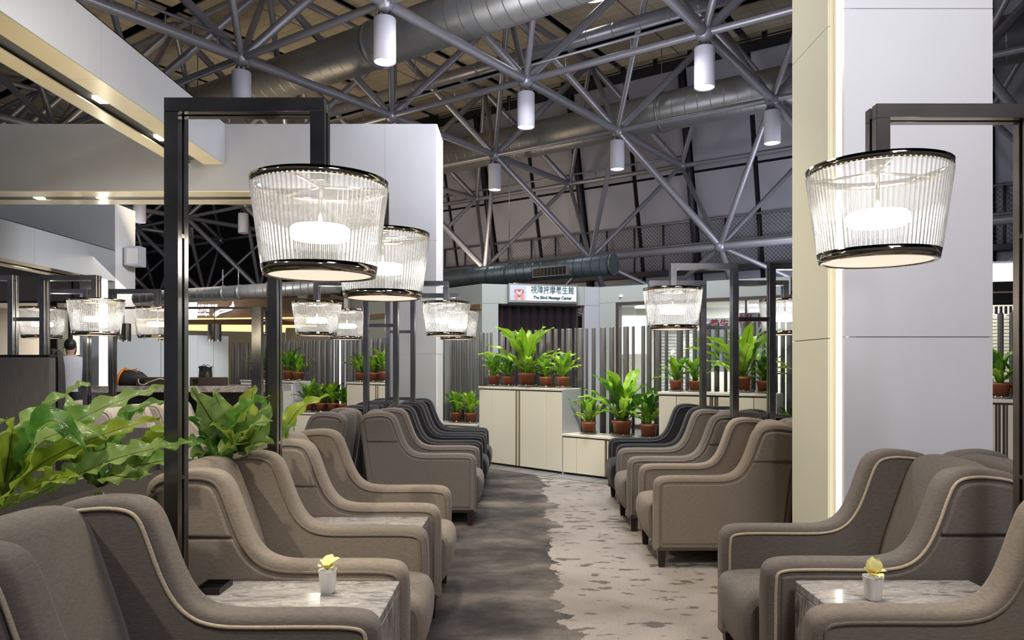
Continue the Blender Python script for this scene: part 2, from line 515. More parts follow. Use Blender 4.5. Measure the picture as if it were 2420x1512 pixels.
def leaf_mat(name, c1, c2, tl=0.35):
    m = bpy.data.materials.new(name); m.use_nodes = True
    nt = m.node_tree; b = nt.nodes['Principled BSDF']; out = nt.nodes['Material Output']
    uv = nt.nodes.new('ShaderNodeUVMap')
    sp = nt.nodes.new('ShaderNodeSeparateXYZ'); nt.links.new(uv.outputs[0], sp.inputs[0])
    n = nt.nodes.new('ShaderNodeTexNoise'); n.inputs['Scale'].default_value = 9
    tc = nt.nodes.new('ShaderNodeTexCoord'); nt.links.new(tc.outputs['Object'], n.inputs['Vector'])
    r = nt.nodes.new('ShaderNodeValToRGB'); r.color_ramp.elements[0].position = .35; r.color_ramp.elements[1].position = .7
    r.color_ramp.elements[0].color = (*c1, 1); r.color_ramp.elements[1].color = (*c2, 1)
    nt.links.new(n.outputs[0], r.inputs[0])
    # midrib: |u-0.5| small
    a = nt.nodes.new('ShaderNodeMath'); a.operation = 'SUBTRACT'; a.inputs[1].default_value = 0.5
    ab = nt.nodes.new('ShaderNodeMath'); ab.operation = 'ABSOLUTE'
    lt = nt.nodes.new('ShaderNodeMath'); lt.operation = 'LESS_THAN'; lt.inputs[1].default_value = 0.028
    nt.links.new(sp.outputs[0], a.inputs[0]); nt.links.new(a.outputs[0], ab.inputs[0]); nt.links.new(ab.outputs[0], lt.inputs[0])
    mx = nt.nodes.new('ShaderNodeMix'); mx.data_type = 'RGBA'
    nt.links.new(lt.outputs[0], mx.inputs[0]); nt.links.new(r.outputs[0], mx.inputs[6])
    mx.inputs[7].default_value = (0.10, 0.09, 0.015, 1)
    nt.links.new(mx.outputs[2], b.inputs['Base Color'])
    b.inputs['Roughness'].default_value = 0.27
    tl_ = nt.nodes.new('ShaderNodeBsdfTranslucent'); nt.links.new(mx.outputs[2], tl_.inputs[0])
    ms = nt.nodes.new('ShaderNodeMixShader'); ms.inputs[0].default_value = tl
    nt.links.new(b.outputs[0], ms.inputs[1]); nt.links.new(tl_.outputs[0], ms.inputs[2]); nt.links.new(ms.outputs[0], out.inputs[0])
    # side veins: fine bump along v
    wv = nt.nodes.new('ShaderNodeTexWave'); wv.inputs['Scale'].default_value = 14; wv.inputs['Distortion'].default_value = 1.5
    cmb = nt.nodes.new('ShaderNodeCombineXYZ')
    ml = nt.nodes.new('ShaderNodeMath'); ml.operation = 'MULTIPLY_ADD'; ml.inputs[1].default_value = -0.35
    nt.links.new(ab.outputs[0], ml.inputs[0]); nt.links.new(sp.outputs[1], ml.inputs[2])
    nt.links.new(ml.outputs[0], cmb.inputs[0]); nt.links.new(cmb.outputs[0], wv.inputs['Vector'])
    bp = nt.nodes.new('ShaderNodeBump'); bp.inputs['Strength'].default_value = 0.25; bp.inputs['Distance'].default_value = 0.004
    nt.links.new(wv.outputs[0], bp.inputs['Height']); nt.links.new(bp.outputs[0], b.inputs['Normal'])
    return m
M_LEAF = [leaf_mat('fern_leaf_green', (0.10, 0.27, 0.018), (0.24, 0.47, 0.045)),
          leaf_mat('fern_leaf_lime', (0.22, 0.42, 0.02), (0.38, 0.60, 0.05)),
          leaf_mat('fern_leaf_deep', (0.035, 0.13, 0.015), (0.10, 0.27, 0.03))]
M_LEAFBIG = [leaf_mat('large_leaf_green', (0.14, 0.26, 0.045), (0.38, 0.49, 0.17), .4),
             leaf_mat('large_leaf_yellow', (0.22, 0.32, 0.02), (0.40, 0.48, 0.08), .45),
             leaf_mat('large_leaf_deep', (0.05, 0.16, 0.02), (0.20, 0.38, 0.07), .4)]

def marble():
    m = mat('grey_marble', (0.6, 0.58, 0.55), 0.12, coat=.3)
    nt = m.node_tree; b = nt.nodes['Principled BSDF']
    tc = nt.nodes.new('ShaderNodeTexCoord')
    mp = nt.nodes.new('ShaderNodeMapping'); mp.inputs['Scale'].default_value = (3.0, 11, 3.0); mp.inputs['Rotation'].default_value = (0, .2, .25)
    n = nt.nodes.new('ShaderNodeTexNoise'); n.inputs['Scale'].default_value = 1.5; n.inputs['Detail'].default_value = 9; n.inputs['Roughness'].default_value = .62; n.inputs['Distortion'].default_value = 1.8
    r = nt.nodes.new('ShaderNodeValToRGB')
    e = r.color_ramp.elements
    e[0].position = .30; e[0].color = (0.06, 0.055, 0.055, 1)
    e[1].position = .72; e[1].color = (0.62, 0.59, 0.55, 1)
    x = e.new(.45); x.color = (0.27, 0.25, 0.24, 1)
    x = e.new(.52); x.color = (0.46, 0.43, 0.40, 1)
    x = e.new(.56); x.color = (0.25, 0.235, 0.225, 1)
    nt.links.new(tc.outputs['Object'], mp.inputs[0]); nt.links.new(mp.outputs[0], n.inputs['Vector'])
    nt.links.new(n.outputs[0], r.inputs[0]); nt.links.new(r.outputs[0], b.inputs['Base Color'])
    return m
M_MARBLE = marble()

def carpet():
    m = mat('ink_wash_carpet', (0.1, 0.1, 0.1), 0.95, spec=0.1)
    nt = m.node_tree; b = nt.nodes['Principled BSDF']; L = nt.links
    def N(t): return nt.nodes.new(t)
    tc = N('ShaderNodeTexCoord'); sp = N('ShaderNodeSeparateXYZ'); L.new(tc.outputs['Object'], sp.inputs[0])
    def noise(scale, msc, det=5, rough=.55, loc=(0, 0, 0)):
        mp = N('ShaderNodeMapping'); mp.inputs['Scale'].default_value = msc; mp.inputs['Location'].default_value = loc
        L.new(tc.outputs['Object'], mp.inputs[0])
        n = N('ShaderNodeTexNoise'); n.inputs['Scale'].default_value = scale; n.inputs['Detail'].default_value = det; n.inputs['Roughness'].default_value = rough
        L.new(mp.outputs[0], n.inputs['Vector']); return n.outputs[0]
    def ramp(inp, els):
        r = N('ShaderNodeValToRGB'); e = r.color_ramp.elements
        e[0].position, e[0].color = els[0][0], (*els[0][1], 1)
        e[1].position, e[1].color = els[-1][0], (*els[-1][1], 1)
        for p, c in els[1:-1]:
            x = e.new(p); x.color = (*c, 1)
        L.new(inp, r.inputs[0]); return r.outputs[0]
    def math_(op, a, b_):
        k = N('ShaderNodeMath'); k.operation = op
        for i, q in enumerate((a, b_)):
            if isinstance(q, (int, float)): k.inputs[i].default_value = q
            else: L.new(q, k.inputs[i])
        return k.outputs[0]
    def mix(f, a, b_):
        k = N('ShaderNodeMix'); k.data_type = 'RGBA'
        L.new(f, k.inputs[0]); L.new(a, k.inputs[6]); L.new(b_, k.inputs[7]); return k.outputs[2]
    big = noise(1.9, (.75, 1.15, 1), 7, .62)
    dark = ramp(big, [(.30, (.028, .026, .027)), (.44, (.055, .050, .048)), (.55, (.10, .088, .079)), (.68, (.19, .165, .145))])
    lt = ramp(noise(1.1, (.8, .8, 1), 3, .5, (4, 1, 0)), [(.32, (.17, .148, .133)), (.45, (.265, .235, .214)), (.7, (.34, .306, .28))])
    # boundary
    edge = noise(2.0, (1.0, 1.25, 1), 12, .66, (7, 3, 0))
    e1 = math_('SUBTRACT', edge, .5)
    e2 = math_('MULTIPLY', e1, .62)
    bx = math_('ADD', sp.outputs[0], e2)
    side = math_('GREATER_THAN', bx, .272)
    # spots: anisotropic blobs
    sn = noise(4.6, (1.25, 2.5, 1), 3, .58, (1, 9, 0))
    msk = noise(1.0, (1, .9, 1), 2, .5, (3, 5, 0))
    th = math_('MULTIPLY_ADD', msk, -.32)
    nt.nodes[-1].inputs[2].default_value = .735
    sp_ = math_('SUBTRACT', sn, th)
    spf = math_('MULTIPLY', sp_, 22)
    cl = N('ShaderNodeClamp'); L.new(spf, cl.inputs[0])
    spc = N('ShaderNodeMath'); spc.operation = 'MULTIPLY'; spc.inputs[1].default_value = .8; L.new(cl.outputs[0], spc.inputs[0])
    dk = N('ShaderNodeRGB'); dk.outputs[0].default_value = (.075, .066, .060, 1)
    light = mix(spc.outputs[0], lt, dk.outputs[0])
    colr = mix(side, dark, light)
    # faint pale fringe at the boundary, pile noise
    pile = noise(160, (.5, 2.2, 1), 2, .5)
    pr = ramp(pile, [(.3, (.80, .80, .80)), (.7, (1.15, 1.15, 1.15))])
    k = N('ShaderNodeMix'); k.data_type = 'RGBA'; k.blend_type = 'MULTIPLY'; k.inputs[0].default_value = 1
    L.new(colr, k.inputs[6]); L.new(pr, k.inputs[7])
    L.new(k.outputs[2], b.inputs['Base Color'])
    bp = N('ShaderNodeBump'); bp.inputs['Strength'].default_value = .4; bp.inputs['Distance'].default_value = .004
    L.new(pile, bp.inputs['Height']); L.new(bp.outputs[0], b.inputs['Normal'])
    return m
M_CARPET = carpet()

def ceil_mat():
    m = mat('tan_acoustic_panel', (0.42, 0.36, 0.26), 0.8)
    nt = m.node_tree; b = nt.nodes['Principled BSDF']
    tc = nt.nodes.new('ShaderNodeTexCoord')
    br = nt.nodes.new('ShaderNodeTexBrick'); br.offset = 0.0
    br.inputs['Scale'].default_value = 1.0
    br.inputs['Brick Width'].default_value = 0.42; br.inputs['Row Height'].default_value = 0.22
    br.inputs['Mortar Size'].default_value = 0.008; br.inputs['Mortar Smooth'].default_value = 0.6
    br.inputs['Color1'].default_value = (0.44, 0.38, 0.28, 1); br.inputs['Color2'].default_value = (0.40, 0.35, 0.26, 1)
    br.inputs['Mortar'].default_value = (0.24, 0.20, 0.14, 1)
    nt.links.new(tc.outputs['Object'], br.inputs['Vector'])
    nt.links.new(br.outputs[0], b.inputs['Base Color'])
    return m
M_CEIL = ceil_mat()
M_CLAD = mat('pale_roof_sheet', (0.33, 0.33, 0.375), 0.6, noise=(.8, .06))
M_FOIL = mat('silver_foil', (0.5, 0.48, 0.42), 0.25, 0.9, bump=(9, 1.0))
# ---------------------------------------------------------------- floor and far walls
fl = MB().box(-30, -6, -0.1, 30, 40, 0.0)
struct('floor', fl, M_CARPET)
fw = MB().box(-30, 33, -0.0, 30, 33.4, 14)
struct('wall_far', fw, M_DARK)  # near-black sheet: the unlit depth of the hall painted as darkness

# wall_left: portal wall parallel to the picture, with a deep header
D1 = 9.3; T1 = 0.73; ZT = 4.36; ZH = 3.52
wl = structroot('wall_left', (0, D1, 0))
def panelled(parent, x0, x1, z0, z1, y0, y1, xs=(), zs=(), m=M_PANEL, g=0.002):
    """core plus face panels with fine joints between them, front face at y0"""
    obj('core', MB().box(x0 + .006, y0 + .012, z0 + (.012 if z0 > 0 else 0), x1 - .006, y1, z1 - .004), M_SEAML, parent)
    xa = [x0] + list(xs) + [x1]; za = [z0] + list(zs) + [z1]
    for i in range(len(xa) - 1):
        for j in range(len(za) - 1):
            obj('wall_panel', MB().box(xa[i] + g / 2, y0, za[j] + g / 2, xa[i + 1] - g / 2, y0 + .012, za[j + 1] - g / 2), m, parent)
panelled(wl, -1.67, -1.03, 0, ZT, 0, T1, (), (1.48, 2.9))
panelled(wl, -8.6, -1.67, ZH, ZT, 0, T1, (-4.3,), ())
# end face of the column: its brighter light put into the white colour
for z0, z1 in ((0, 1.478), (1.482, 2.9), (2.904, ZT)):
    obj('end_panel', MB().box(-1.03, 0.012, z0, -1.018, T1, z1), M_WHITE, wl)
# header soffit: two champagne boards and a black slot
for y0, y1 in ((0.0, 0.27), (0.47, T1)):
    obj('soffit_board', MB().box(-8.6, y0, ZH - .012, -1.67, y1, ZH), M_SOFFIT, wl)
obj('slot_recess', MB().box(-8.6, 0.27, ZH - .004, -1.67, 0.47, ZH + .006), M_BLACK, wl)
for px in (90, 238):
    x = X(px, 9.65)
    obj('soffit_lamp', MB().box(x - .05, .33, ZH - .014, x + .05, .43, ZH - .004), M_SPOT, wl)

# trim_1: beam running towards the viewer from the header
def beam(name, xa, xb, z0, z1, y0, y1, lights, sf=M_SOFFIT):
    r = structroot(name, (0, y0, 0)); w = xb - xa
    obj('beam_core', MB().box(xa + .012, 0, z0 + .06, xb - .012, y1 - y0, z1 - .01), M_SEAM, r)
    n = 3; L = (y1 - y0) / n
    for i in range(n):
        for (a, b) in ((xa, xa + .012), (xb - .012, xb)):
            obj('side_panel', MB().box(a, i * L + .002, z0, b, (i + 1) * L - .002, z1), M_PANEL, r)
        for (a, b) in ((xa + .012, xa + w * .30), (xb - w * .42, xb - .012)):
            obj('soffit_board', MB().box(a, i * L + .002, z0, b, (i + 1) * L - .002, z0 + .012), sf, r)
    obj('top_panel', MB().box(xa, 0, z1 - .01, xb, y1 - y0, z1), M_PANEL, r)
    for y in lights:
        xm = (xa + w * .30 + xb - w * .42) / 2
        obj('soffit_lamp', MB().box(xm - .045, y - y0 - .07, z0 + .03, xm + .045, y - y0 + .07, z0 + .058), M_SPOT, r)
    return r
beam('trim_1', -4.30, -3.67, 3.85, 4.37, 1.0, D1 - .002, [7.15, 8.35, 5.2])
# wall_rear: second portal further back with its beam
D2 = 14.0
wr = structroot('wall_rear', (0, D2, 0))
panelled(wr, -8.27, -7.61, 0, 4.39, 0, T1, (), (1.48,))
panelled(wr, -15, -8.27, 3.5, 4.39, 0, T1, (-11,), ())
obj('end_panel', MB().box(-7.61, .012, 0, -7.598, T1, 4.39), M_WHITE, wr)  # white stands in for the brighter light on this end
obj('led_strip', MB().box(X(233, 13.98), -.004, 0, X(253, 13.98), .0, 2.92), M_LED, wr)
beam('trim_2', -8.27, -7.60, 2.92, 3.5, 7.0, D2 - .002, [10.95, 12.15])

# wall_right: the free-standing white column with a recessed light strip at its near corner
D3 = 3.8; XR = X(1995, D3); XR2 = X(2346, D3)
wc = structroot('wall_right', (0, D3, 0))
zj = Z(796, D3)
obj('core', MB().box(XR + .07, .012, 0, XR2 - .01, .72, 4.36), M_SEAM, wc)
for z0, z1 in ((0, zj - .002), (zj + .002, 3.16), (3.164, 4.36)):
    obj('wall_panel', MB().box(XR, 0, z0, XR2, .012, z1), M_WHITE, wc)  # whiter than the grey walls: stronger light put into the colour
    obj('side_panel', MB().box(XR, .20, z0, XR + .012, .72, z1), M_SIDELIT, wc)
    obj('wall_panel', MB().box(XR2 - .012, .012, z0, XR2, .72, z1), M_WHITE, wc)
obj('corner_trim', MB().box(XR, .012, 0, XR + .012, .026, 4.36), M_WHITE, wc)
obj('light_recess', MB().box(XR + .03, .012, 0, XR + .068, .20, 4.36), M_RECESS, wc)
obj('recess_end', MB().box(XR + .012, .20, 0, XR + .068, .212, 4.36), M_RECESS, wc)
obj('led_strip', MB().box(XR + .016, .082, 0, XR + .030, .135, 4.36), M_LED, wc)
obj('back_panel', MB().box(XR + .012, .708, 0, XR2 - .012, .72, 4.36), M_WHITE, wc)

# ---------------------------------------------------------------- space frame
Zc = 4.5; ZN = H + Zc; ZTT = ZN + 2.15; ZM = ZN - 2.15
U = Vector((.395, .56, 0)) * Zc; V = Vector((.534, -.372, 0)) * Zc
O0 = Vector((.049 * Zc - .068 + .02, 2.60 * Zc, 0)); O0 = Vector(((1243 - CX) * Zc / (CY - 190), F * Zc / (CY - 190), 0))
def Nn(i, j, z=None):
    p = O0 + U * i + V * j; p.z = ZN if z is None else z
    return p
def vis(p, m=0):
    if p.y < .5: return False
    x = CX + F * p.x / p.y; y = CY - F * (p.z - H) / p.y
    return -m < x < 2420 + m and -m < y < 1000 + m
def seg_vis(a, b):
    for k in range(9):
        if vis(a.lerp(b, k / 8), 25): return True
    return False
frame = thing('space_frame', 'grey tubular steel space frame under the hall roof with ball joints', 'roof truss', (0, 16, ZN))
base_cyl = {}
def cyl_mesh(key, n, m):
    if key not in base_cyl:
        base_cyl[key] = mesh('strut', MB().tube((0, 0, 0), (0, 0, 1), 1, n), m)
    return base_cyl[key]
n_strut = 0
def strut(a, b, r, name='strut', m=M_TRUSS, parent=frame, n=12):
    d = b - a
    o = bpy.data.objects.new(name, cyl_mesh((name, m.name), n, m)); COL.objects.link(o)
    o.parent = parent
    o.location = a - Vector(parent.location)
    o.rotation_euler = d.to_track_quat('Z', 'Y').to_euler()
    o.scale = (r, r, d.length)
    return o
struts = []
I0, I1, J0, J1 = -3, 2, -9, 4
def tn(i, j): return Nn(i + .5, j + .5, ZTT)      # top nodes
def mn(j): return Nn(1.5, j + .5, ZM)
for i in range(I0, I1 + 1):
    for j in range(J0, J1 + 1):
        a = Nn(i, j)
        if i < I1: struts.append((a, Nn(i + 1, j), .075))
        if j < J1: struts.append((a, Nn(i, j + 1), .055))
        if i < I1:
            for (di, dj) in ((0, 0), (1, 0), (0, -1), (1, -1)):
                pass
for i in range(I0, I1):
    for j in range(J0, J1):
        t = tn(i, j)
        for (di, dj) in ((0, 0), (1, 0), (0, 1), (1, 1)):
            struts.append((Nn(i + di, j + dj), t, .055 if (di + dj) % 2 else .07))
        if i < I1 - 1: struts.append((t, tn(i + 1, j), .065))
        if j < J1 - 1: struts.append((t, tn(i, j + 1), .065))
for j in range(-8, J1):
    m_ = mn(j)
    for (di, dj, r) in ((1, 0, .075), (1, 1, .055), (2, 0, .05), (2, 1, .05)):
        struts.append((Nn(di, j + dj), m_, r))
    if j < J1 - 1: struts.append((m_, mn(j + 1), .085))
    lo = m_ + U * .5 + Vector((0, 0, -1.6))
    struts.append((m_, lo, .07)); struts.append((m_, lo + V, .05)); struts.append((lo, lo + V, .06))
    if j > -8: struts.append((m_, lo - V, .05))
struts = [s for s in struts if seg_vis(s[0], s[1])]
struts.sort(key=lambda s: (s[0] + s[1]).y)
near, rest = struts[:290], struts[290:]
for a, b, r in near: strut(a, b, r * .95)
if rest:
    mb = MB()
    for a, b, r in rest: mb.tube(a - frame.location, b - frame.location, r * .95, 8)
    o = obj('far_struts', mb, M_TRUSS, frame); o['kind'] = 'stuff'
hub = mesh('ball_joint', MB().ball((0, 0, 0), .125, 14, 10), M_TRUSS)
# cone collars where the tubes meet the ball
def node(p):
    o = link('ball_joint', hub, frame); o.location = p - Vector(frame.location)
for i in range(I0, I1 + 1):
    for j in range(J0, J1 + 1):
        if vis(Nn(i, j), 10): node(Nn(i, j))
        if i < I1 and j < J1 and vis(tn(i, j), 10): node(tn(i, j))
for j in range(-8, J1):
    if vis(mn(j), 10): node(mn(j))

# conduits clipped beside some chords
cond = thing('electrical_conduit', 'thin grey conduit clipped above the lower chords of the space frame', 'conduit', (0, 12, ZN))
for (a, b) in ((Nn(-2, -1), Nn(-1, -1)), (Nn(0, -2), Nn(0, 1)), (Nn(2, -3), Nn(2, 0))):
    off = Vector((0, 0, .22)) - cond.location
    obj('conduit_pipe', MB().tube(a + off, b + off, .022, 8), M_TRUSS, cond)
    for k in range(1, 8):
        p = a.lerp(b, k / 8)
        obj('conduit_clip', MB().tube(p - cond.location, p + off, .012, 6), M_TRUSS, cond)

# roof: tan acoustic panels in cells, dark deck behind, white sloping sheets beyond
roof = structroot('ceiling', (0, 16, ZTT + .35))
ZR = ZTT + .35
def cell(i0, i1, j0, j1, z, th=.05):
    pts = [Nn(i0, j0, z), Nn(i1, j0, z), Nn(i1, j1, z), Nn(i0, j1, z)]
    pts = [p - roof.location for p in pts]
    return MB().hexa([tuple(p) for p in pts] + [tuple(p + Vector((0, 0, th))) for p in pts])
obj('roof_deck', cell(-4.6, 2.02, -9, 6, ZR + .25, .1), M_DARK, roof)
ang_v = math.atan2(V.y, V.x)
LU = U.length; LV = V.length
pan = {}
def tan_panel(i0, i1, j0, j1):
    key = (round((i1 - i0) * LU, 3), round((j1 - j0) * LV, 3))
    if key not in pan:
        pan[key] = mesh('ceiling_panel', MB().box(0, 0, 0, key[1], key[0], .05, .01), M_CEIL)
    p = Nn(i0, j0, ZR)
    o = link('ceiling_panel', pan[key], roof); o.location = p - Vector(roof.location); o.rotation_euler = (0, 0, ang_v)
for i in range(-4, 3):
    if i == 2: pass
    i0 = i - .5 + .035; i1 = i + .5 - .035 if i < 2 else 1.96
    if i == 1: i1 = 1.44
    for j in range(-8, 5):
        c = Nn((i0 + i1) / 2, j, ZR)
        if not (vis(c, 500)): continue
        tan_panel(i0, i1, j - .5 + .03, j - .006); tan_panel(i0, i1, j + .006, j + .5 - .03)
# gutter between the flat roof and the sloping sheets
gut = [Nn(1.99, -5, ZR - .12), Nn(1.99, 6, ZR - .12)]
obj('gutter', MB().path([p - roof.location for p in gut], .20, 4), M_DARK, roof)
for k in range(26):
    a = Nn(1.93, -2.4 + k * .28, ZR - .16) - roof.location; b = Nn(1.93, -2.4 + k * .28 + .24, ZR - .16) - roof.location
    dz = Vector((0, 0, .28)); du = U.normalized() * .1
    obj('foil_wrap', MB().hexa([a, b, b + du, a + du, a + dz, b + dz, b + dz + du, a + dz + du]), M_FOIL, roof)
# sloping white sheets
def SL(i, j, off=0.0):
    # plane through (i=1.42,z=ZR) and (i=2.14,z=ZN)
    z = ZR + (ZN - ZR) * (i - 2.0) / .18
    p = Nn(i, j, z); nrm = Vector((U.x, U.y, 0)).normalized() * .95 + Vector((0, 0, .2))
    return p + nrm.normalized() * off
slope = structroot('wall_slope', (0, 19, 5))
for k in range(-6, 13):
    j0 = k * .5 + .03; j1 = j0 + .46
    for (i0, i1) in ((2.005, 2.18), (2.184, 2.41)):
        q = [SL(i0, j0), SL(i0, j1), SL(i1, j1), SL(i1, j0)]
        q2 = [SL(i0, j0, .05), SL(i0, j1, .05), SL(i1, j1, .05), SL(i1, j0, .05)]
        obj('roof_sheet', MB().hexa([p - slope.location for p in q + q2]), M_CLAD, slope)
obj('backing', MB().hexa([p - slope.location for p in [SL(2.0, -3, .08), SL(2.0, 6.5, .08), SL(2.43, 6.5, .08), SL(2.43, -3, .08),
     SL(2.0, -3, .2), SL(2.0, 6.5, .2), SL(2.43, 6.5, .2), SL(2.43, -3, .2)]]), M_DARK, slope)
for k in range(-6, 13, 1):
    if k % 2 == 0:
        a = SL(2.01, k * .5, -.10); b = SL(2.42, k * .5, -.10)
        obj('purlin', MB().path([a - slope.location, b - slope.location], .075, 4), mat('dark_steel_%d' % k, (.03, .03, .035), .5) if k == -6 else bpy.data.materials['dark_steel_-6'], slope)
M_DSTEEL = bpy.data.materials['dark_steel_-6']

# catwalk with mesh railing along the foot of the slope
CWI = 2.22
cw = thing('maintenance_catwalk', 'dark steel catwalk with wire mesh railing along the foot of the sloping roof', 'catwalk', tuple(Nn(2.3, 0, 3.6)))
cl = Vector(cw.location)
def CWp(j, z, di=0.0): return Nn(2.24 + di, j, z) - cl
obj('deck', MB().hexa([CWp(-2.6, 3.5), CWp(-2.6, 3.5, .3), CWp(5, 3.5, .3), CWp(5, 3.5), CWp(-2.6, 3.62), CWp(-2.6, 3.62, .3), CWp(5, 3.62, .3), CWp(5, 3.62)]), M_DSTEEL, cw)
for z in (4.72, 4.18):
    obj('handrail', MB().tube(CWp(-2.6, z), CWp(5, z), .028, 8), M_TRUSS, cw)
for k in range(30):
    obj('baluster', MB().tube(CWp(-2.6 + k * .26, 3.6), CWp(-2.6 + k * .26, 4.74), .026, 6), M_DSTEEL, cw)
mb = MB()
for k in range(-56, 240):
    j = k * .03
    for s in (1, -1):
        a = j; b = j + s * .35
        if -2.6 <= a <= 5 and -2.6 <= b <= 5:
            mb.tube(CWp(a, 3.62), CWp(b, 4.70), .0045, 3, cap=False)
o = obj('wire_mesh', mb, M_DSTEEL, cw); o['kind'] = 'stuff'

# big spiral ducts
def duct(label, a, b, r, m, step=.22, flanges=(), name='spiral_duct', ends=True, rod=.9):
    t = thing(name, label, 'duct', tuple(a))
    L = (b - a).length; dr = (b - a).normalized()
    prof = []; n = int(L / step)
    pts = []; rs = []
    for k in range(n):
        s = k * step
        pts.append(s)
    mb = MB().path([Vector((0, 0, 0)), dr * L], r, 32, True, True)
    for s in pts: mb.path([dr * s, dr * (s + .018)], r * 1.008, 32, True, False)
    obj('duct_body', mb, m, t)
    for f in flanges:
        obj('duct_flange', MB().path([dr * f, dr * (f + .05)], r * 1.07, 28), m, t)
        obj('hanger_rod', MB().tube(dr * f + Vector((0, 0, r)), dr * f + Vector((0, 0, r + rod)), .010, 6), M_TRUSS, t)
    return t
Vd = V.normalized()
p = P(1500, 279, 15.35); duct('large silver spiral duct in front of the pale sloping roof, right of the grey wall', p - Vd * 11, p + Vd * 9.5, .38, M_DUCT, .26, (3.2, 7.6, 11.6, 15.5))
p = P(800, 138, 12.7); duct('large silver spiral duct under the tan roof above the left lamp frame', p - Vd * 6.2, p + Vd * 7.5, .36, M_DUCT, .26, (2.0, 7.1))
p = P(1100, 172, 14.3); dpipe = duct('medium grey pipe with couplings below the tan roof at the centre top', p - Vd * 4.3, p + Vd * 5.5, .115, M_TRUSS, .5, (3.0, 3.3, 4.6), 'roof_pipe')
a = P(1448, 625, 14.6); b = a - Vd * 17
ld = duct('dark teal low duct ending above the massage centre', b, a, .205, M_DUCT2, .2, (9.0, 11.5, 14.0, 14.5), 'spiral_duct', True, 3.6)
duct('silver round duct passing over the timber kiosk canopy at the left', P(322, 706, 13.5), P(800, 675, 12.9), .125, M_DUCT, .14, (1.7, 2.0, 2.6), 'spiral_duct', True, .3)
L17 = 17.0
obj('end_cap', MB().path([Vd * (L17 - .02), Vd * (L17 + .03)], .225, 28), M_DUCT2, ld)
g = Vd * 15.7
gr = Matrix.Rotation(ang_v, 4, 'Z')
def rotv(x, y, z): return gr @ Vector((x, y, z))
c0 = g + rotv(0, -.21, -.05)
obj('air_grille', MB().hexa([c0 + rotv(x, y, z) for z in (-.12, .08) for (x, y) in ((-.42, -.06), (.42, -.06), (.42, .1), (-.42, .1))]), M_DUCT, ld)
for k in range(9):
    q = c0 + rotv(-.36 + k * .09, -.068, -.02)
    obj('grille_bar', MB().hexa([q + rotv(x, y, z) for z in (-.08, .08) for (x, y) in ((-.035, -.01), (.035, -.01), (.035, .01), (-.035, .01))]), M_BLACK, ld)

# cylinder downlights under the frame nodes
cyl_lit = set()
def downlight(i, j, label, lit=True, off=(0, 0, 0), power=55):
    n = Nn(i, j) + Vector(off)
    t = thing('cylinder_downlight', label, 'ceiling light', (n.x, n.y, n.z - .98), 0, 'white cylinder downlights under the space frame')
    obj('housing', MB().lathe([(0, .78), (.13, .78), (.138, .77), (.138, .24), (.130, .235), (.130, .26), (.0, .262)], 28), M_CYL, t)
    obj('lens', MB().lathe([(0, .252), (.128, .252), (.128, .258), (0, .258)], 28), M_LENS if lit else M_CYL, t)
    obj('bracket', MB().path([(-.10, 0, .78), (-.06, 0, .88), (0, 0, .93), (.06, 0, .88), (.10, 0, .78)], .014, 6).tube((0, 0, .80), (0, 0, .98), .02, 6), M_DSTEEL, t)
    if lit:
        ld_ = bpy.data.lights.new('downlight_beam', 'SPOT'); ld_.energy = power; ld_.spot_size = R(95); ld_.spot_blend = .7
        ld_.color = (.95, .95, 1.0); ld_.shadow_soft_size = .12
        lo = bpy.data.objects.new('downlight_beam', ld_); COL.objects.link(lo); lo.parent = t; lo.location = (0, 0, .23)
    return t
where = {(-1, -1): 'above the left lamp frame', (-1, 0): 'at the top left of centre, beneath the big duct', (0, 0): 'above centre, second nearest row', (0, 1): 'at the top right beside the pale column',
         (1, -1): 'just right of the grey wall', (1, 0): 'over the middle of the aisle, smaller and lower', (1, 1): 'close beside the pale column, lower right'}
for (i, j), w in where.items(): downlight(i, j, 'white cylinder downlight ' + w)
for (px, py, d, w, lit) in ((330, 474, 17.5, 'beside the end of the far white wall, seen under the header', 0), (575, 507, 20.5, 'in the dark roof seen under the header', 0), (447, 540, 24.5, 'half hidden by the front left lamp post', 0)):
    t = downlight(0, 0, 'unlit white cylinder downlight ' + w, False); q = P(px, py, d); t.location = (q.x, q.y, q.z - .75)
# nearer rows above the frame edge: they light the seats but hang out of sight
for (x, y) in ((-1.6, 2.6), (1.9, 3.0), (.3, 5.8), (-2.6, 6.6)):
    pass
hb = thing('high_bay_lamp', 'bright round high-bay lamp at the very top edge of the picture', 'ceiling light', tuple(P(1400, -12, 12.8)))
obj('lamp_shell', MB().lathe([(0, .45), (.12, .42), (.30, .10), (.31, 0), (.29, 0), (.27, .08), (0, .1)], 28), M_CYL, hb)
obj('lamp_lens', MB().lathe([(0, .005), (.29, .005), (.29, .012), (0, .012)], 28), emis('high_bay_lens', (.93, .97, 1), 12), hb)

# loose panels hanging at the ducts
for (px, py, d, lb) in ((905, 128, 12.6, 'pale rectangular sheet fixed below the left duct near the lamp'), (1300, 5, 13.6, 'pale rectangular sheet hung below the roof at the top centre')):
    q = P(px, py, d)
    o = obj('hanging_panel', MB().hexa([gr @ Vector(v) for v in ((-.5, -.2, 0), (.5, -.2, 0), (.5, .2, .02), (-.5, .2, .02), (-.5, -.2, .04), (.5, -.2, .04), (.5, .2, .06), (-.5, .2, .06))]), M_CYL, None)
    o.location = q; tag(o, lb, 'panel')
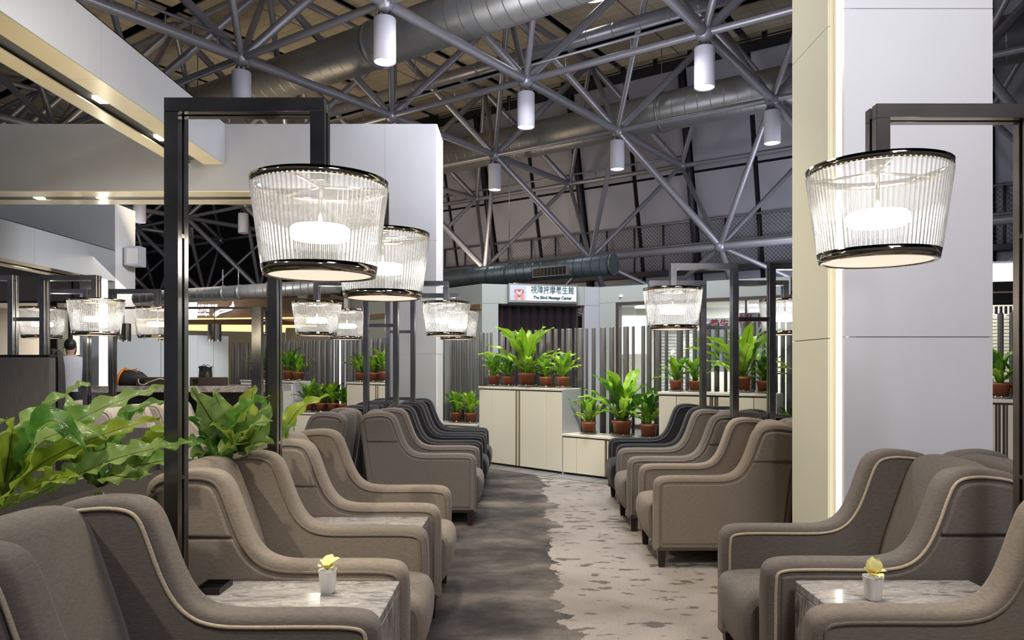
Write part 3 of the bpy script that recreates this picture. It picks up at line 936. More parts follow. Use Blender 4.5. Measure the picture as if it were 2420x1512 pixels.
# ---------------------------------------------------------------- massage centre facade behind the slats
ZF = 2.60
FP = [(-5.2, 16.6), (-.563, 11.5), (1.31, 12.0), (3.87, 10.55), (8.4, 9.3)]
fac = structroot('wall_back', (0, 11.5, 0))
def wallseg(parent, a, b, z0, z1, m, th=.12, t0=0.0, t1=1.0, off=0.0, name='wall_panel', gap=.002):
    """vertical slab along a->b (plan), front face on the line, thickness going away from the viewer"""
    a = Vector((a[0], a[1], 0)); b = Vector((b[0], b[1], 0))
    d = (b - a).normalized(); n = Vector((-d.y, d.x, 0))
    if n.y < 0: n = -n
    p = a.lerp(b, t0) + d * gap; q = a.lerp(b, t1) - d * gap
    L = Vector(parent.location) if parent else Vector((0, 0, 0))
    pts = []
    for z in (z0, z1):
        for v in (p + n * off, q + n * off, q + n * (off + th), p + n * (off + th)):
            pts.append(v + Vector((0, 0, z)) - L)
    return obj(name, MB().hexa(pts), m, parent)
def tpx(a, b, px):
    """parameter along plan segment a->b seen at picture column px"""
    k = (px - CX) / F
    return (k * a[1] - a[0]) / ((b[0] - a[0]) - k * (b[1] - a[1]))
# left face
M_GREEN = mat('pale_green_grey_panel', (0.31, 0.335, 0.315), 0.5)
for t0, t1 in ((0, .35), (.35, .7), (.7, .86), (.86, 1)):
    wallseg(fac, FP[0], FP[1], 2.28, ZF, M_GREEN, t0=t0, t1=t1)
    wallseg(fac, FP[0], FP[1], 0, 2.275, M_GREEN, t0=t0, t1=t1)
wallseg(fac, FP[0], FP[1], 2.20, 2.285, M_WOOD, th=.03, off=-.035, name='timber_trim')
# middle face with the entrance opening
ta = tpx(FP[1], FP[2], 1178); tb = tpx(FP[1], FP[2], 1381)
wallseg(fac, FP[1], FP[2], 2.30, ZF, M_GREEN, t0=0, t1=tpx(FP[1], FP[2], 1200))
wallseg(fac, FP[1], FP[2], 2.30, ZF, M_GREEN, t0=tpx(FP[1], FP[2], 1200), t1=tb)
wallseg(fac, FP[1], FP[2], 0, 2.296, M_GREEN, t0=0, t1=ta)
wallseg(fac, FP[1], FP[2], 0, 2.296, M_PANEL, t0=tb, t1=1)
wallseg(fac, FP[1], FP[2], 2.30, ZF, M_PANEL, t0=tb, t1=1)
wallseg(fac, FP[1], FP[2], 0, 2.30, M_BLACK, t0=ta, t1=tb, off=.5, name='dark_interior')
door = thing('accordion_door', 'dark brown accordion curtain door closing the massage centre entrance under its sign', 'door', (0, 11.8, 0))
M_BROWN = mat('dark_brown_pleat', (0.095, 0.052, 0.040), 0.35)
M_BROWN_SHADE = mat('shaded_pleat', (0.03, 0.026, 0.04), 0.35)  # shaded copy of the brown: shade painted on every other fold
A = Vector((*FP[1], 0)); B = Vector((*FP[2], 0)); dn = (B - A).normalized(); nn = Vector((-dn.y, dn.x, 0))
pa = A.lerp(B, ta + .004); pb = A.lerp(B, tb - .004); NP = 20
for k in range(NP):
    a = pa.lerp(pb, k / NP) + nn * (.18 if k % 2 else .27); b = pa.lerp(pb, (k + 1) / NP) + nn * (.27 if k % 2 else .18)
    dl = Vector(door.location); th = nn * .012
    obj('pleat', MB().hexa([v + Vector((0, 0, z)) - dl for z in (.02, 2.27) for v in (a, b, b + th, a + th)]), M_BROWN if k % 2 else M_BROWN_SHADE, door)
obj('door_track', MB().hexa([v + Vector((0, 0, z)) - Vector(door.location) for z in (2.27, 2.296) for v in (pa + nn * .12, pb + nn * .12, pb + nn * .3, pa + nn * .3)]), M_DSTEEL, door)
# sign
sa = A.lerp(B, tpx(FP[1], FP[2], 1202)); sb = A.lerp(B, tpx(FP[1], FP[2], 1358))
sc_ = (sa + sb) / 2 - nn * .09; sw = (sb - sa).length; sz0, sz1 = Z(713, 11.7), Z(675, 11.7)
sign = thing('massage_center_sign', 'white sign reading The Blind Massage Center with a heart made by two hands', 'sign', (sc_.x, sc_.y, (sz0 + sz1) / 2), math.atan2(dn.y, dn.x))
sh = (sz1 - sz0) / 2
M_SIGNB = mat('sign_board', (0.60, 0.62, 0.70), 0.3, emit=(.62, .66, .80), strength=.35)
obj('sign_frame', MB().box(-sw / 2 - .02, 0, -sh - .02, sw / 2 + .02, .08, sh + .02), M_DUCT, sign)
obj('sign_face', MB().box(-sw / 2 + .005, -.006, -sh + .01, sw / 2 - .005, .0, sh - .01), M_SIGNB, sign)
M_TXTG = mat('dark_green_lettering', (0.01, 0.07, 0.05), 0.5)
text('sign_lettering', '視障按摩養生館', .128, M_TXTG, sign, (.145, -.009, .048), (R(90), 0, 0), bold=.0008, sx=.80)
text('sign_lettering', 'The Blind Massage Center', .066, M_TXTG, sign, (.145, -.009, -.066), (R(90), 0, 0), bold=.0022, sx=.90)
M_HAND = mat('hands_print', (0.66, 0.25, 0.19), 0.5); M_BLUEP = mat('sign_blue_print', (0.42, 0.48, 0.62), 0.5)
obj('hand_picture', MB().box(-sw / 2 + .01, -.008, -sh + .015, -sw / 2 + .26, -.006, sh - .015), M_BLUEP, sign)
# heart formed by two hands: outline strokes as raised flat print
hx = -sw / 2 + .145
pts = []
for k in range(41):
    t = 2 * math.pi * k / 40
    pts.append((hx + .0042 * 16 * math.sin(t) ** 3, .0040 * (13 * math.cos(t) - 5 * math.cos(2 * t) - 2 * math.cos(3 * t) - math.cos(4 * t)) + .005))
mb = MB()
for (c, d) in zip(pts[:-1], pts[1:]):
    a_, b_ = Vector((c[0], 0, c[1])), Vector((d[0], 0, d[1]))
    if (b_ - a_).length < 1e-5: continue
    w_ = .013 + .006 * math.sin(c[0] * 90)
    u_ = (b_ - a_).normalized(); v_ = Vector((-u_.z, 0, u_.x)) * w_
    y_ = Vector((0, -.0095, 0)); a2, b2 = a_ - u_ * .004, b_ + u_ * .004
    mb.hexa([a2 - v_ + y_, b2 - v_ + y_, b2 - v_ + y_ * .85, a2 - v_ + y_ * .85, a2 + v_ + y_, b2 + v_ + y_, b2 + v_ + y_ * .85, a2 + v_ + y_ * .85])
for s in (-1, 1):
    mb.box(hx + s * .05 - .028, -.0095, -sh + .02, hx + s * .05 + .028, -.008, -.03)
obj('hand_heart', mb, M_HAND, sign)

# right face: header, pier, big window with lit room behind
t_w0 = tpx(FP[2], FP[3], 1456)
wallseg(fac, FP[2], FP[3], 2.34, ZF, M_GREEN, t0=0, t1=.5); wallseg(fac, FP[2], FP[3], 2.34, ZF, M_GREEN, t0=.5, t1=1)
wallseg(fac, FP[2], FP[3], 0, 2.336, M_GREEN, t0=0, t1=t_w0)
wallseg(fac, FP[2], FP[3], 0, .35, M_GREEN, t0=t_w0, t1=1)
wallseg(fac, FP[3], FP[4], 0, .35, M_GREEN)
wallseg(fac, FP[3], FP[4], 2.34, 2.40, M_DARK)
win = structroot('window_1', (FP[2][0], FP[2][1], 0))
M_FRAME = mat('dark_brown_frame', (0.040, 0.026, 0.020), 0.4)
for (t0, t1, z0, z1) in ((t_w0, t_w0 + .018, .35, 2.34), (t_w0, 1, 2.29, 2.34), (t_w0, 1, .35, .40)):
    wallseg(win, FP[2], FP[3], z0, z1, M_FRAME, th=.14, t0=t0, t1=t1, off=-.02, name='window_frame')
for px in (1545, 1760):
    t0 = tpx(FP[2], FP[3], px)
    wallseg(win, FP[2], FP[3], .40, 2.29, M_FRAME, th=.08, t0=t0, t1=t0 + .012, name='mullion')
for (t0, t1) in ((t_w0 + .018, .33), (.345, .78), (.795, 1)):
    wallseg(win, FP[2], FP[3], .40, 2.29, M_PANE, th=.008, t0=t0, t1=t1, off=.04, name='window_pane')
wallseg(win, FP[3], FP[4], .35, 2.30, M_PANE, th=.008, off=.04, name='window_pane')
# room behind the window
room = structroot('wall_interior', (4, 14, 0))
M_INT = mat('interior_white_wall', (0.72, 0.72, 0.66), 0.6)
obj('back_wall', MB().box(-2.4, 0, 0, 6.5, .1, 2.46), M_INT, room)
obj('interior_ceiling', MB().box(-2.4, -2.2, 2.42, 6.5, .1, 2.46), M_INT, room)
obj('side_wall', MB().box(-2.5, -1.8, 0, -2.4, .1, 2.46), M_INT, room)
area('room_light', (4.2, 12.6, 2.38), (4.2, 12.6, 0), 1.6, 110, (1, .98, .93))
ipan = thing('ceiling_panel_light', 'white ceiling light panel in the lit room behind the slats', 'ceiling light', (2.6, 13.1, 2.36))
obj('diffuser', MB().box(-.5, -.3, 0, .5, .3, .03), M_LIGHTBOX, ipan); obj('frame', MB().box(-.53, -.33, .03, .53, .33, .055), M_WHITE, ipan)
def cabinet_far(px0, px1, z0, z1, d, label, cat, m, doors=2):
    x0, x1 = X(px0, d), X(px1, d)
    t = thing(cat.replace(' ', '_'), label, cat, ((x0 + x1) / 2, d, z0)); w = (x1 - x0) / 2
    obj('body', MB().box(-w, 0, 0, w, .4, z1 - z0), m, t)
    for k in range(doors):
        obj('door', MB().box(-w + 2 * w * k / doors + .01, -.015, .02, -w + 2 * w * (k + 1) / doors - .01, 0, z1 - z0 - .02, .003), m, t)
    return t
cabinet_far(1462, 1540, 0, 1.05, 13.1, 'white low cupboard seen through the slats behind the left window pane', 'cupboard', M_WHITE, 2)
lb = thing('light_box', 'glowing white light panel on the wall behind the left window pane', 'light', (X(1500, 13.6), 13.6, 1.9))
obj('lit_face', MB().box(-.42, 0, -.35, .22, .03, .34), M_LIGHTBOX, lb); obj('casing', MB().box(-.44, .03, -.37, .24, .08, .36), M_WHITE, lb)
# blinds
bl = thing('slatted_blind', 'white horizontal slatted blind behind the slats right of the window post', 'blind', (X(1622, 12.4), 12.4, 1.9))
for k in range(26):
    obj('blind_slat', MB().box(-.42, 0, -.05 - k * .055, .42, .03, -.012 - k * .055), M_WHITE, bl)
obj('head_rail', MB().box(-.44, -.01, -.01, .44, .05, .04), M_WHITE, bl)
# notice posters
M_REDT = mat('red_lettering', (0.42, 0.02, 0.03), 0.5); M_NAVY = mat('navy_lettering', (0.02, 0.03, 0.10), 0.5)
M_POSTER = mat('poster_board', (0.62, 0.66, 0.70), 0.4); M_GREYP = mat('poster_grey', (.38, .40, .42), .5)
def poster(pxc, pyc, d, w, h, label):
    q = P(pxc, pyc, d)
    t = thing('poster', label, 'poster', tuple(q), R(-20)); obj('poster_board', MB().box(-w / 2, 0, -h / 2, w / 2, .015, h / 2), M_POSTER, t); return t
pp = poster(1700, 815, 11.75, .80, .85, 'pale notice board with a line of red Chinese characters behind the middle window pane')
text('poster_lettering', '視 養生館', .15, M_REDT, pp, (-.02, -.004, .33), (R(90), 0, 0), bold=.002)
for k, (x, z, w, h, m) in enumerate(((-.22, .05, .2, .16, M_GREYP), (.12, .05, .22, .16, M_GREYP), (-.2, -.2, .24, .2, mat('poster_green', (.25, .38, .2), .5)), (.14, -.2, .2, .2, mat('poster_blue', (.12, .22, .4), .5)))):
    obj('poster_picture', MB().box(x - w / 2, -.003, z - h / 2, x + w / 2, 0, z + h / 2), m, pp)
p2_ = poster(1788, 838, 11.0, .50, 1.25, 'tall white poster with large red characters and navy letters behind the right window pane')
text('poster_lettering', '視 障', .22, M_REDT, p2_, (-.02, -.004, .49), (R(90), 0, 0), bold=.002)
text('poster_lettering', 'MAS', .20, M_NAVY, p2_, (.03, -.004, .30), (R(90), 0, 0), bold=.006)
for k in range(6):
    obj('poster_line', MB().box(-.19, -.003, .10 - k * .09, .19 - .04 * (k % 3), 0, .13 - k * .09), M_GREYP, p2_)
for (x, z) in ((-.12, -.50), (.10, -.50)):
    obj('poster_picture', MB().box(x - .08, -.003, z - .06, x + .08, 0, z + .07), M_REDT, p2_)
# far right shop front past the white column
q = P(2374, 647, 9.7)
lb2 = thing('light_box', 'bright white light box visible between the white column and the right lamp post', 'light', (q.x, q.y, q.z), R(-15))
obj('lit_face', MB().box(-1.2, 0, -.14, .9, .02, .14), M_LIGHTBOX, lb2); obj('casing', MB().box(-1.23, .02, -.18, .93, .12, .17), M_CYL, lb2)
q = P(2374, 800, 10.6)
bl2 = thing('slatted_blind', 'cream corrugated blind seen at the far right behind the potted fern', 'blind', (q.x, q.y, 2.15), R(-15))
for k in range(36):
    obj('blind_slat', MB().box(-1.1, 0, -.05 - k * .05, 1.1, .025, -.010 - k * .05), M_CREAMTOP, bl2)
area('shop_light', (6.3, 10.0, 2.2), (6.6, 10.6, 1.0), .8, 18, (1, .95, .8))
fr = thing('shop_canopy', 'black shop canopy strip with fluted fringe under the far right light box', 'canopy', (X(2374, 9.6), 9.6, 2.0), R(-15))
obj('fascia', MB().box(-1.1, 0, .12, 1.1, .1, .42), M_BLACK, fr)
for k in range(40): obj('fringe', MB().box(-1.1 + k * .055, -.01, .0, -1.1 + k * .055 + .03, .02, .10), M_BROWN, fr)
obj('rail', MB().box(-1.1, -.03, .27, 1.1, .0, .29), M_GOLD, fr)

# ---------------------------------------------------------------- planter cabinets
def cabinet(A, B, z, label, seams=(), grooves=(), dep=.34, end_r=False, m=M_CREAM, cat='cabinet', tail=0):
    A = Vector((*A, 0)); B = Vector((*B, 0)); L = (B - A).length; rz = math.atan2(B.y - A.y, B.x - A.x)
    t = thing('planter_cabinet', label, cat, tuple(A), rz)
    obj('body', MB().box(.004, .02, .08, L - .004, dep, z - .03), M_SEAM, t)
    obj('plinth', MB().box(.02, .05, 0, L - .02, dep - .02, .08), M_SEAM, t)
    obj('worktop', MB().box(-.008, -.012, z - .028, L + .008, dep + .01, z, .003), M_CREAMTOP, t)
    edges = [0.0] + sorted([s * L for s in seams] + [g * L for g in grooves]) + [L]
    gs = [g * L for g in grooves]
    for a, b in zip(edges[:-1], edges[1:]):
        a2 = a + (.045 if any(abs(a - g) < 1e-6 for g in gs) else .004)
        b2 = b - (.045 if any(abs(b - g) < 1e-6 for g in gs) else .002)
        obj('door', MB().box(a2, 0, .03, b2, .02, z - .045, .002), m, t)
    for g in gs:
        for k in (-.028, 0, .028):
            obj('brass_strip', MB().box(g - .006 + k, -.003, .03, g + .006 + k, .02, z - .045), M_GOLD if k else M_CREAMTOP, t)
    obj('shadow_gap', MB().box(.003, .012, z - .045, L - .003, .02, z - .028), M_SEAM, t)
    if end_r:
        obj('end_panel', MB().box(L, .0, .0, L + .018, dep, z - .01), M_PANEL, t, 'pale reflective end panel')
    return t
def tp(A, B, px): return tpx(A, B, px)
CA = [(-.54, 10.2), (.535, 9.12)]
c_a = cabinet(CA[0], CA[1], 1.05, 'tall cream planter cabinet in the middle under five potted ferns',
        [tp(*CA, 1162), tp(*CA, 1290)], [tp(*CA, 1223)], end_r=True)
CB = [(.545, 9.11), (1.50, 8.28)]
cabinet(CB[0], CB[1], .50, 'low cream planter bench right of the tall middle cabinet', [tp(*CB, 1362), tp(*CB, 1500)], [tp(*CB, 1436)])
CC = [(1.52, 8.05), (2.57, 7.44)]
cabinet(CC[0], CC[1], 1.05, 'tall cream planter cabinet on the right behind the ladder-like lamp posts', [tp(*CC, 1598), tp(*CC, 1781)], [tp(*CC, 1687)], end_r=True)
CD = [(2.60, 7.42), (3.55, 6.75)]
cabinet(CD[0], CD[1], .50, 'low cream planter bench half hidden behind the pale column', [.5])
CE = [(3.60, 6.45), (4.9, 5.75)]
cabinet(CE[0], CE[1], 1.05, 'tall cream planter cabinet at the far right past the white column', [.5], [.34])
CF = [(-1.5, 11.05), (-.56, 10.45)]
cabinet(CF[0], CF[1], .50, 'low cream planter bench just right of the grey wall end', [.5])
CG = [(-2.96, 12.8), (-1.5, 11.4)]
cabinet(CG[0], CG[1], 1.05, 'tall cream planter cabinet left of the grey wall behind the lamp posts', [tp(*CG, 862), tp(*CG, 915)], [tp(*CG, 890)])
CH = [(-3.98, 13.2), (-2.97, 12.85)]
cabinet(CH[0], CH[1], .50, 'low cream planter bench with four ferns left of the lamp posts', [tp(*CH, 730)], [tp(*CH, 755)])
CI = [(-5.46, 14.6), (-4.03, 13.3)]
cabinet(CI[0], CI[1], 1.05, 'tall pale planter cabinet at the left behind the black portal posts', [.3, .62], end_r=True, m=M_WHITE)

# border tiles in front of the middle cabinets
def tiles(A, B, label):
    A = Vector((*A, 0)); B = Vector((*B, 0)); L = (B - A).length; rz = math.atan2(B.y - A.y, B.x - A.x)
    t = thing('tile_border', label, 'tile border', tuple(A), rz); n = max(1, int(L / .3))
    for k in range(n): obj('tile', MB().box(k * L / n + .003, -.30, 0, (k + 1) * L / n - .003, -.002, .006), M_TILE, t)
M_TILE = mat('grey_floor_tile', (.17, .17, .175), .35, noise=(4, .2))
tiles(CA[0], CA[1], 'grey floor tile strip along the foot of the middle cabinet')
tiles(CB[0], CB[1], 'grey floor tile strip along the foot of the low bench')

# half-round slats behind the cabinets
PL = [(-7.6, 17.0), (-5.25, 15.1), (-3.8, 13.85), (-2.7, 13.25), (-1.25, 11.85), (-.30, 10.62), (.80, 9.50), (1.72, 8.78), (2.75, 7.95), (3.75, 7.15), (5.1, 6.3)]
screen = thing('slat_screen', 'long curved screen of upright grey rounded slats behind the planter cabinets', 'screen', (0, 10, 0))
def on_line(px):
    k = (px - CX) / F
    for a, b in zip(PL[:-1], PL[1:]):
        t = tpx(a, b, px)
        if 0 <= t <= 1: return a[0] + (b[0] - a[0]) * t, a[1] + (b[1] - a[1]) * t
    return None
rects = [(250, 272, 5), (275, 315, 5), (325, 345, 5), (390, 433, 5), (443, 465, 5), (480, 507, 5), (533, 577, 5), (590, 625, 5), (642, 665, 5), (673, 718, 5), (725, 764, 5),
         (782, 810, 5), (835, 858, 5), (868, 912, 5), (930, 945, 5), (948, 995, 5), (1008, 1028, 5), (1053, 1082, 5), (1113, 1157, 5), (1178, 1215, 5), (1245, 1262, 5), (1278, 1320, 5), (1340, 1361, 5)]
poles = [(1050 + a / 3.024, 1050 + b / 3.024) for a, b, _ in rects]
poles += [(1515 + .5, 1525), (1528, 1540), (1548, 1563), (1571, 1579), (1599, 1614), (1620, 1629), (1637, 1647), (1668, 1680), (1688, 1700), (1711, 1719), (1727, 1738), (1752, 1763), (1775, 1786), (1801, 1809), (1830, 1838), (1845, 1855), (1859, 1872)]
poles += [(2358, 2371), (2386, 2400)]
rnd = random.Random(7)
x = 1066 - 0
for (a, b) in ((1068, 1075), (1077, 1086), (1090, 1098), (1101, 1112), (1116, 1121)): poles.append((a, b))
# closely spaced slats left of the wall
x = 545
while x < 1050:
    w = rnd.choice([7, 9, 11, 13])
    gap = rnd.choice([.5, 1, 1.5, 2]) if not (688 < x < 702 or 780 < x < 832 and rnd.random() < .3) else 4.5
    if x < 925 or x > 1040: poles.append((x, x + w))
    x += w + gap
pole_mesh = {}
for (a, b) in poles:
    q = on_line((a + b) / 2)
    if not q: continue
    r = round((b - a) / 2 * q[1] / F, 3)
    if r not in pole_mesh:
        pole_mesh[r] = mesh('slat', MB().lathe([(0, 0), (r, 0), (r, 1.80), (r * .9, 1.812), (0, 1.812)], 14), M_POLE)
        bm_ = pole_mesh[r]
    o = link('slat', pole_mesh[r], screen); o.location = (q[0], q[1] - 10, 0)

# lit shop windows behind the left slats
for (px0, px1, d, z0, z1, lb_) in ((676, 722, 17.2, 0, 2.45, 'bright white lit shop window glowing between the slats at the left'), (785, 835, 14.6, 0, 1.85, 'narrow bright poster box shining between the left slats')):
    x0, x1 = X(px0, d), X(px1, d)
    t = thing('lit_shop_window', lb_, 'window', ((x0 + x1) / 2, d, z0)); w = (x1 - x0) / 2
    obj('lit_face', MB().box(-w, 0, 0, w, .03, z1 - z0), M_LIGHTBOX, t); obj('casing', MB().box(-w - .03, .03, 0, w + .03, .1, z1 - z0 + .03), M_CYL, t)

# ---------------------------------------------------------------- potted ferns
def leaf_geo(L, W, th0, th1, wav=.012, nl=14, seed=0, twist=0.0, fold=.35, nw=4):
    """leaf in local frame growing from the origin towards +y and up"""
    rr = random.Random(seed); mb = MB(); vs = []; uv = []
    y = z = 0; ph = rr.uniform(0, 6); ph2 = rr.uniform(0, 6); fr_ = rr.uniform(4.5, 7)
    for i in range(nl + 1):
        s = i / nl
        th = th0 + (th1 - th0) * s ** 1.4
        w = W * (max(0.0, math.sin(math.pi * min(1, s * .93 + .05)) ** .62) * (.35 + .65 * min(1, s * 2.2))) if s < .999 else .001
        tw = twist * s
        for k in range(nw + 1):
            u = k / nw * 2 - 1
            e = abs(u)
            wob = wav * e * e * math.sin(fr_ * 2 * math.pi * s / 1.6 + (ph if u < 0 else ph2))
            lx = u * w / 2
            lift = fold * e * w / 2 + wob
            # local frame: tangent (sin th, cos th) in (y,z); normal (-cos th, sin th)
            px_ = lx * math.cos(tw); pn = lift + lx * math.sin(tw)
            vs.append((px_, y - math.cos(th) * pn, z + math.sin(th) * pn))
            uv.append((k / nw, s))
        st = L / nl
        y += math.sin(th) * st; z += math.cos(th) * st
    fs = []
    for i in range(nl):
        for k in range(nw):
            a = i * (nw + 1) + k
            fs.append((a, a + 1, a + nw + 2, a + nw + 1))
    mb.add(vs, fs, True); mb.uv = uv
    return mb
LEAVES = {}
def leaf_variant(kind, mi):
    key = (kind, mi)
    if key not in LEAVES:
        spec = [(.31, .068, .10, .60), (.32, .060, .40, 1.2), (.31, .054, .65, 1.75), (.32, .074, .14, 1.0), (.29, .048, .95, 2.1)][kind]
        me = mesh('leaf', leaf_geo(*spec, seed=kind * 7 + mi, wav=.011), M_LEAF[mi])
        LEAVES[key] = me
    return LEAVES[key]
POTM = mesh('pot', MB().lathe([(0, .004), (.068, .004), (.072, .0), (.088, .125), (.097, .127), (.100, .150), (.092, .152), (.086, .135), (0, .130)], 26), M_POT)
SOILM = mesh('soil', MB().lathe([(0, .138), (.088, .134), (.088, .13), (0, .13)], 20), M_SOIL)
SAUM = mesh('saucer', MB().lathe([(0, 0), (.095, 0), (.118, .028), (.114, .028), (.092, .004), (0, .004)], 26), M_SAUCER)
def potted(x, y, z, s, label, seed, lime=.5, spread=1.0, n=12, lf=1.0, grp=None):
    t = thing('potted_fern', label, 'potted plant', (x, y, z), 0, grp)
    rr = random.Random(seed)
    for me, nm in ((SAUM, 'saucer'), (POTM, 'pot'), (SOILM, 'soil')):
        o = link(nm, me, t); o.scale = (s, s, s); o.location = (0, 0, .002 if nm != 'saucer' else 0)
    for k in range(n):
        ring = k / n
        kind = 0 if ring < .2 else (3 if ring < .42 else (1 if ring < .68 else (2 if ring < .9 else 4)))
        mi = 1 if rr.random() < lime else (0 if rr.random() < .6 else 2)
        o = link('leaf', leaf_variant(kind, mi), t)
        k_ = s * lf * rr.uniform(.78, 1.18)
        o.scale = (k_ * rr.uniform(.9, 1.15), k_ * spread, k_)
        o.rotation_euler = (rr.uniform(-.12, .12), rr.uniform(-.1, .1), k * 2.399 + rr.uniform(-.35, .35))
        o.location = (rr.uniform(-.012, .012) * s, rr.uniform(-.012, .012) * s, .135 * s)
    return t
def place(A, B, px, back=.17):
    t = tpx(A, B, px); a = Vector(A); b = Vector(B); d = (b - a).normalized(); n = Vector((-d.y, d.x))
    if n.y < 0: n = -n
    # iterate so that the shifted point is seen at px
    for _ in range(4):
        p = a.lerp(b, t) + n * back
        e = (CX + F * p.x / p.y) - px
        t -= e * (p.y / F) / (b - a).length * 1.2
    return p.x, p.y
pots = [
 (CA, 1167, 1.05, .95, .5, 'small potted fern at the left end on the tall middle cabinet'),
 (CA, 1201, 1.05, .90, .1, 'dark green potted fern second from the left on the tall middle cabinet'),
 (CA, 1245, 1.05, 1.22, .95, 'largest lime potted fern in the centre on the tall middle cabinet'),
 (CA, 1290, 1.05, .92, .5, 'potted fern second from the right on the tall middle cabinet'),
 (CA, 1331, 1.05, .95, .9, 'lime potted fern at the right end on the tall middle cabinet'),
 (CB, 1391, .50, .98, .6, 'small potted fern next to the tall middle cabinet on the low bench'),
 (CB, 1470, .50, 1.28, .15, 'big bushy potted fern in the middle of the low right bench'),
 (CB, 1533, .50, 1.12, .3, 'broad-leaved potted fern at the right end of the low bench'),
 (CC, 1598, 1.05, .92, .35, 'potted fern at the left end of the tall right cabinet'),
 (CC, 1643, 1.05, .90, .7, 'potted fern beside the left ladder post on the tall right cabinet'),
 (CC, 1752, 1.05, 1.30, .95, 'very large lime potted fern behind the lamp posts on the tall right cabinet'),
 (CC, 1806, 1.05, .98, .2, 'dark potted fern at the right end of the tall right cabinet'),
 (CD, 1872, .50, .95, .2, 'dark potted fern half hidden behind the pale column on the low bench'),
 (CE, 2362, 1.05, 1.0, .1, 'dark green potted fern at the far right between column and lamp post'),
 (CE, 2412, 1.05, .95, .3, 'potted fern at the right picture edge behind the lamp post'),
 (CF, 1078, .50, .95, .5, 'potted fern beside the end of the grey wall on a low bench'),
 (CF, 1112, .50, .97, .7, 'potted fern left of the tall middle cabinet on a low bench'),
 (CG, 853, 1.05, .98, .5, 'potted fern at the left end of the tall left cabinet'),
 (CG, 884, 1.05, 1.0, .2, 'potted fern between the two left lamp posts'),
 (CG, 911, 1.05, 1.15, .7, 'taller potted fern right of the lamp posts near the grey wall'),
 (CH, 729, .50, 1.08, .4, 'leftmost of the four ferns on the low left bench'),
 (CH, 758, .50, 1.0, .3, 'second of the four ferns on the low left bench'),
 (CH, 787, .50, 1.05, .8, 'third, lime fern of the four on the low left bench'),
 (CH, 811, .50, .95, .4, 'rightmost of the four ferns on the low left bench'),
 (CI, 613, 1.05, 1.05, .5, 'potted fern left of the black portal posts on the tall pale cabinet'),
 (CI, 636, 1.05, 1.1, .4, 'potted fern behind the second front lamp post on the tall pale cabinet'),
 (CI, 682, 1.05, 1.15, .15, 'tall dark potted fern beside the second front lamp post'),
 (CI, 704, 1.05, 1.0, .5, 'potted fern at the right end of the tall pale cabinet'),
]
for k, (c, px, z, s, lime, lb_) in enumerate(pots):
    x, y = place(c[0], c[1], px)
    s2 = s * (y / 9.9) ** .25 * (.9 if c is CC else 1)
    big = s > 1.18
    potted(x, y, z, s2, lb_, 100 + k, lime, spread=1.1 if not big else 1.35, n=22 if big else 17, lf=1.12 if not big else 1.6, grp='potted ferns on the planter cabinets')

